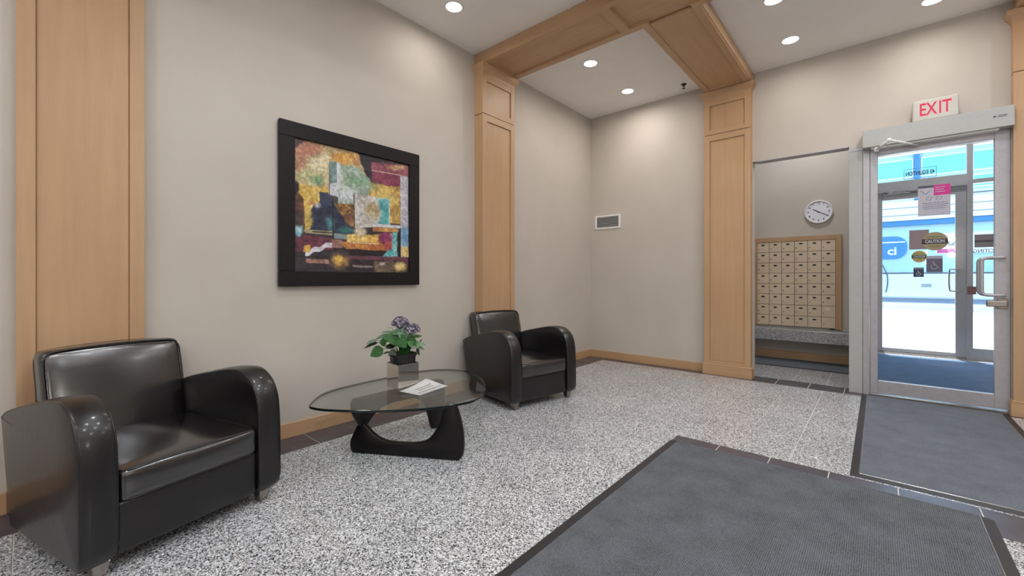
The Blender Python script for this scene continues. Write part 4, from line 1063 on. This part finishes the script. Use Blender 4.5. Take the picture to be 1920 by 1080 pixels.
oval(.405, GY, 1.557, .092, .088, YEL_BACKLIT, GREYP, 'larger oval caution sticker, painted dull as backlit, on the inner door glass', DB)
oval(.476, FGY, 1.542, .088, .092, YEL, PALE, 'smaller bright yellow oval caution sticker on the outer door glass', DB)
def access(cx, y, cz, w, h_, m, mt, lab):
    r = empty('access_sticker', (cx, y, cz), 0, lab, 'sticker', 'wheelchair access stickers on the doors')
    bx('panel', -w/2, w/2, -.0012, 0, -h_/2, h_/2, m, r)
    bx('top_band', -w/2, w/2, -.0018, -.0013, h_*.33, h_/2, PALEG, r)
    bm = bmesh.new(); s = w*.42; t = s*.085
    def ln(*p): tube(bm, [(a*s, -.0022, b*s-.10*w) for a, b in p], t, 6)
    ln((-.12, .42), (-.06, -.05), (.32, -.05), (.52, -.52), (.70, -.46)); ln((-.10, .20), (.25, .20))
    ln(*[(-.05+.46*math.cos(a), -.30+.46*math.sin(a)) for a in [math.radians(d) for d in range(130, 345, 15)]])
    tube(bm, [(-.15*s, -.0010, .60*s-.10*w), (-.15*s, -.0032, .60*s-.10*w)], s*.13, 12)
    bm_obj('wheelchair_symbol', bm, mt, r)
access(.403, GY, 1.338, .112, .158, ACCESS_BACKLIT, PALEG, 'larger wheelchair symbol sticker, painted grey as backlit, on the inner door glass')
access(.470, FGY, 1.297, .118, .150, NAVY, PALE, 'smaller blue and white wheelchair symbol sticker on the outer door glass')
an = empty('address_lettering', (.485, FY-.007, 2.85), 0, 'address 43 EGLINTON in a thin box, reversed, on the transom glass', 'sign')
text('lettering', '43 EGLINTON', .088, (0, -.001, 0), DB, an, mirror=True, ext=.0004, offset=.003, sx=.60)
bm = bmesh.new()
for a in ((-.185, .185, .075, .080), (-.185, .185, -.080, -.075), (-.185, -.180, -.075, .075), (.180, .185, -.075, .075)): box(bm, a[0], a[1], -.0015, 0, a[2], a[3])
bm_obj('border', bm, DB, an)
ns = empty('window_notice', (1.22, FY-.007, 1.70), 0, 'dark rectangular notice over reversed lettering on the sidelight glass', 'sign')
bx('panel', -.155, .155, -.0012, 0, -.045, .145, BROWN, ns)
bx('band', -.155, .155, -.0018, -.0013, .03, .06, DB, ns)
text('lettering', 'NO SOLICITING', .075, (.06, -.001, -.10), DKGREY, ns, mirror=True, ext=.0004, offset=.001, sx=.85)
pb = empty('push_plate', (1.016, FY-.05, 1.02), 0, 'small brown push plate with a red circle on the outer door mullion', 'door button')
bx('plate', -.028, .062, -.012, 0, -.055, .06, plain('plate_brown', srgb(104, 70, 70), .5), pb, bev=.002)
bm = bmesh.new(); tube(bm, [(.02+.022*math.cos(i*PI/8), -.013, .0+.022*math.sin(i*PI/8)) for i in range(16)], .0035, 6, closed=True); bm_obj('ring', bm, plain('red_ring', srgb(190, 90, 90), .5), pb)

# ------------------------------------------------------------------ street
bx('pavement', -25, 30, 9.1, 21.8, -.3, -.01, CONCRETE, kind='structure')
bx('kerb', -25, 30, 21.6, 21.85, -.3, .0, CONCRETE, kind='structure')
bx('road', -25, 30, 21.85, 37.5, -.3, -.06, ASPHALT, kind='structure')
bx('pavement_far', -25, 30, 37.5, 70, -.3, -.02, CONCRETE, kind='structure')
lmk = bx('road_line', -25, 30, 27.6, 27.9, -.06, -.055, WHITEP, kind='structure')
FA = 38.5; K = FA/30
def fx(x): return x*K
def fz(z): return 1.2+(z-1.2)*K
bd = empty('building', (2, FA, 0), 0, 'pale building across the street, skylight blue painted into its walls, with upper windows and shop signs', 'building')
def fb(nm, x0, x1, z0, z1, dy, m, dep=.1, parent=bd):
    return bx(nm, fx(x0)-2, fx(x1)-2, -dy-dep, -dy, fz(z0), fz(z1), m, parent)
bx('wall', -14, 16, 0, 6, -.02, fz(10.5), FAC, bd)
fb('plinth', -8, 10, .262, 1.48, 0, FACW, .08)
fb('ledge', -8, 10, 1.44, 1.50, 0, DKGREY, .12)
fb('fascia', -8, 10, 4.17, 5.15, 0, FACW, .5)
fb('canopy_shade', -8, 10, 3.92, 4.16, 0, FACB, .35)  # blue strip coloured in for the shade beneath the fascia
fb('cornice', -8, 10, 5.15, 5.45, 0, FACW, .25)
for z_ in (4.42, 4.80, 5.30, 7.75): fb('moulding', -8, 10, z_, z_+.035, .0, plain('moulding_grey', srgb(120, 140, 150), .7), .52)
fb('upper_wall', -8, 10, 7.6, 9.5, 0, FACW, .2)
for (a, b) in ((-1.55, 1.28), (1.68, 3.20), (3.45, 5.2)):
    for (z0, z1) in ((5.65, 6.15), (6.45, 7.30)):
        w = fb('window', a-.06, b+.06, z0-.06, z1+.06, 0, FACW, .09)
        o = bx('pane', fx(a)-2, fx(b)-2, -.11, -.091, fz(z0), fz(z1), FGLASS, w)
fb('pilaster', 1.36, 1.56, 4.9, 7.9, 0, FACB, .3)
bm = bmesh.new()
cxs, czs, hw, hh, rc = fx(-.05)-2, fz(2.81), fx(1.15)-fx(0), (fz(3.40)-fz(2.22))/2, .62
rr_ = [(cxs+sx_*(hw-rc)+rc*math.cos(math.radians(a0+k*15)), czs+sz_*(hh-rc)+rc*math.sin(math.radians(a0+k*15))) for sx_, sz_, a0 in ((1, 1, 0), (-1, 1, 90), (-1, -1, 180), (1, -1, 270)) for k in range(7)]
prism(bm, rr_, lambda p: (p[0], -.12, p[1]), lambda p: (p[0], 0, p[1]))
s_ = bm_obj('shop_sign', bm, FACB, bd); s_['label'] = 'rounded blue shop sign'
text('lettering', 'ci', .75, (fx(.52)-2, -.13, fz(2.62)), FACW, s_, ext=.01, offset=.02)
bx('stripe', fx(-1.1)-2, fx(1.02)-2, -.14, -.12, fz(3.06), fz(3.12), FACW, s_)
s2 = fb('shop_sign', 2.15, 4.4, 2.42, 3.45, 0, FACW, .12); s2['label'] = 'white shop sign with pink lettering'
text('lettering', 'ta', .62, (fx(2.72)-2, -.13, fz(2.98)), DKGREY, s2, ext=.01, offset=.02)
bx('pink_band', fx(2.2)-2, fx(3.4)-2, -.14, -.12, fz(2.46), fz(2.66), PINK, s2)
fb('hatch', .43, .84, .5, .97, .08, FACW, .03)
bm = bmesh.new()
for z in (.77, .83, .89): box(bm, fx(1.63)-2, fx(2.0)-2, -.11, -.08, fz(z), fz(z)+.03)
bm_obj('vent_grille', bm, DKGREY, bd)
bm = bmesh.new(); tube(bm, catmull([(fx(.10)-2, -.13, fz(2.0)), (fx(.32)-2, -.13, fz(1.4)), (fx(.34)-2, -.13, fz(.9)), (fx(.28)-2, -.13, fz(.45))], 5), .03, 6); bm_obj('cable', bm, DKGREY, bd)
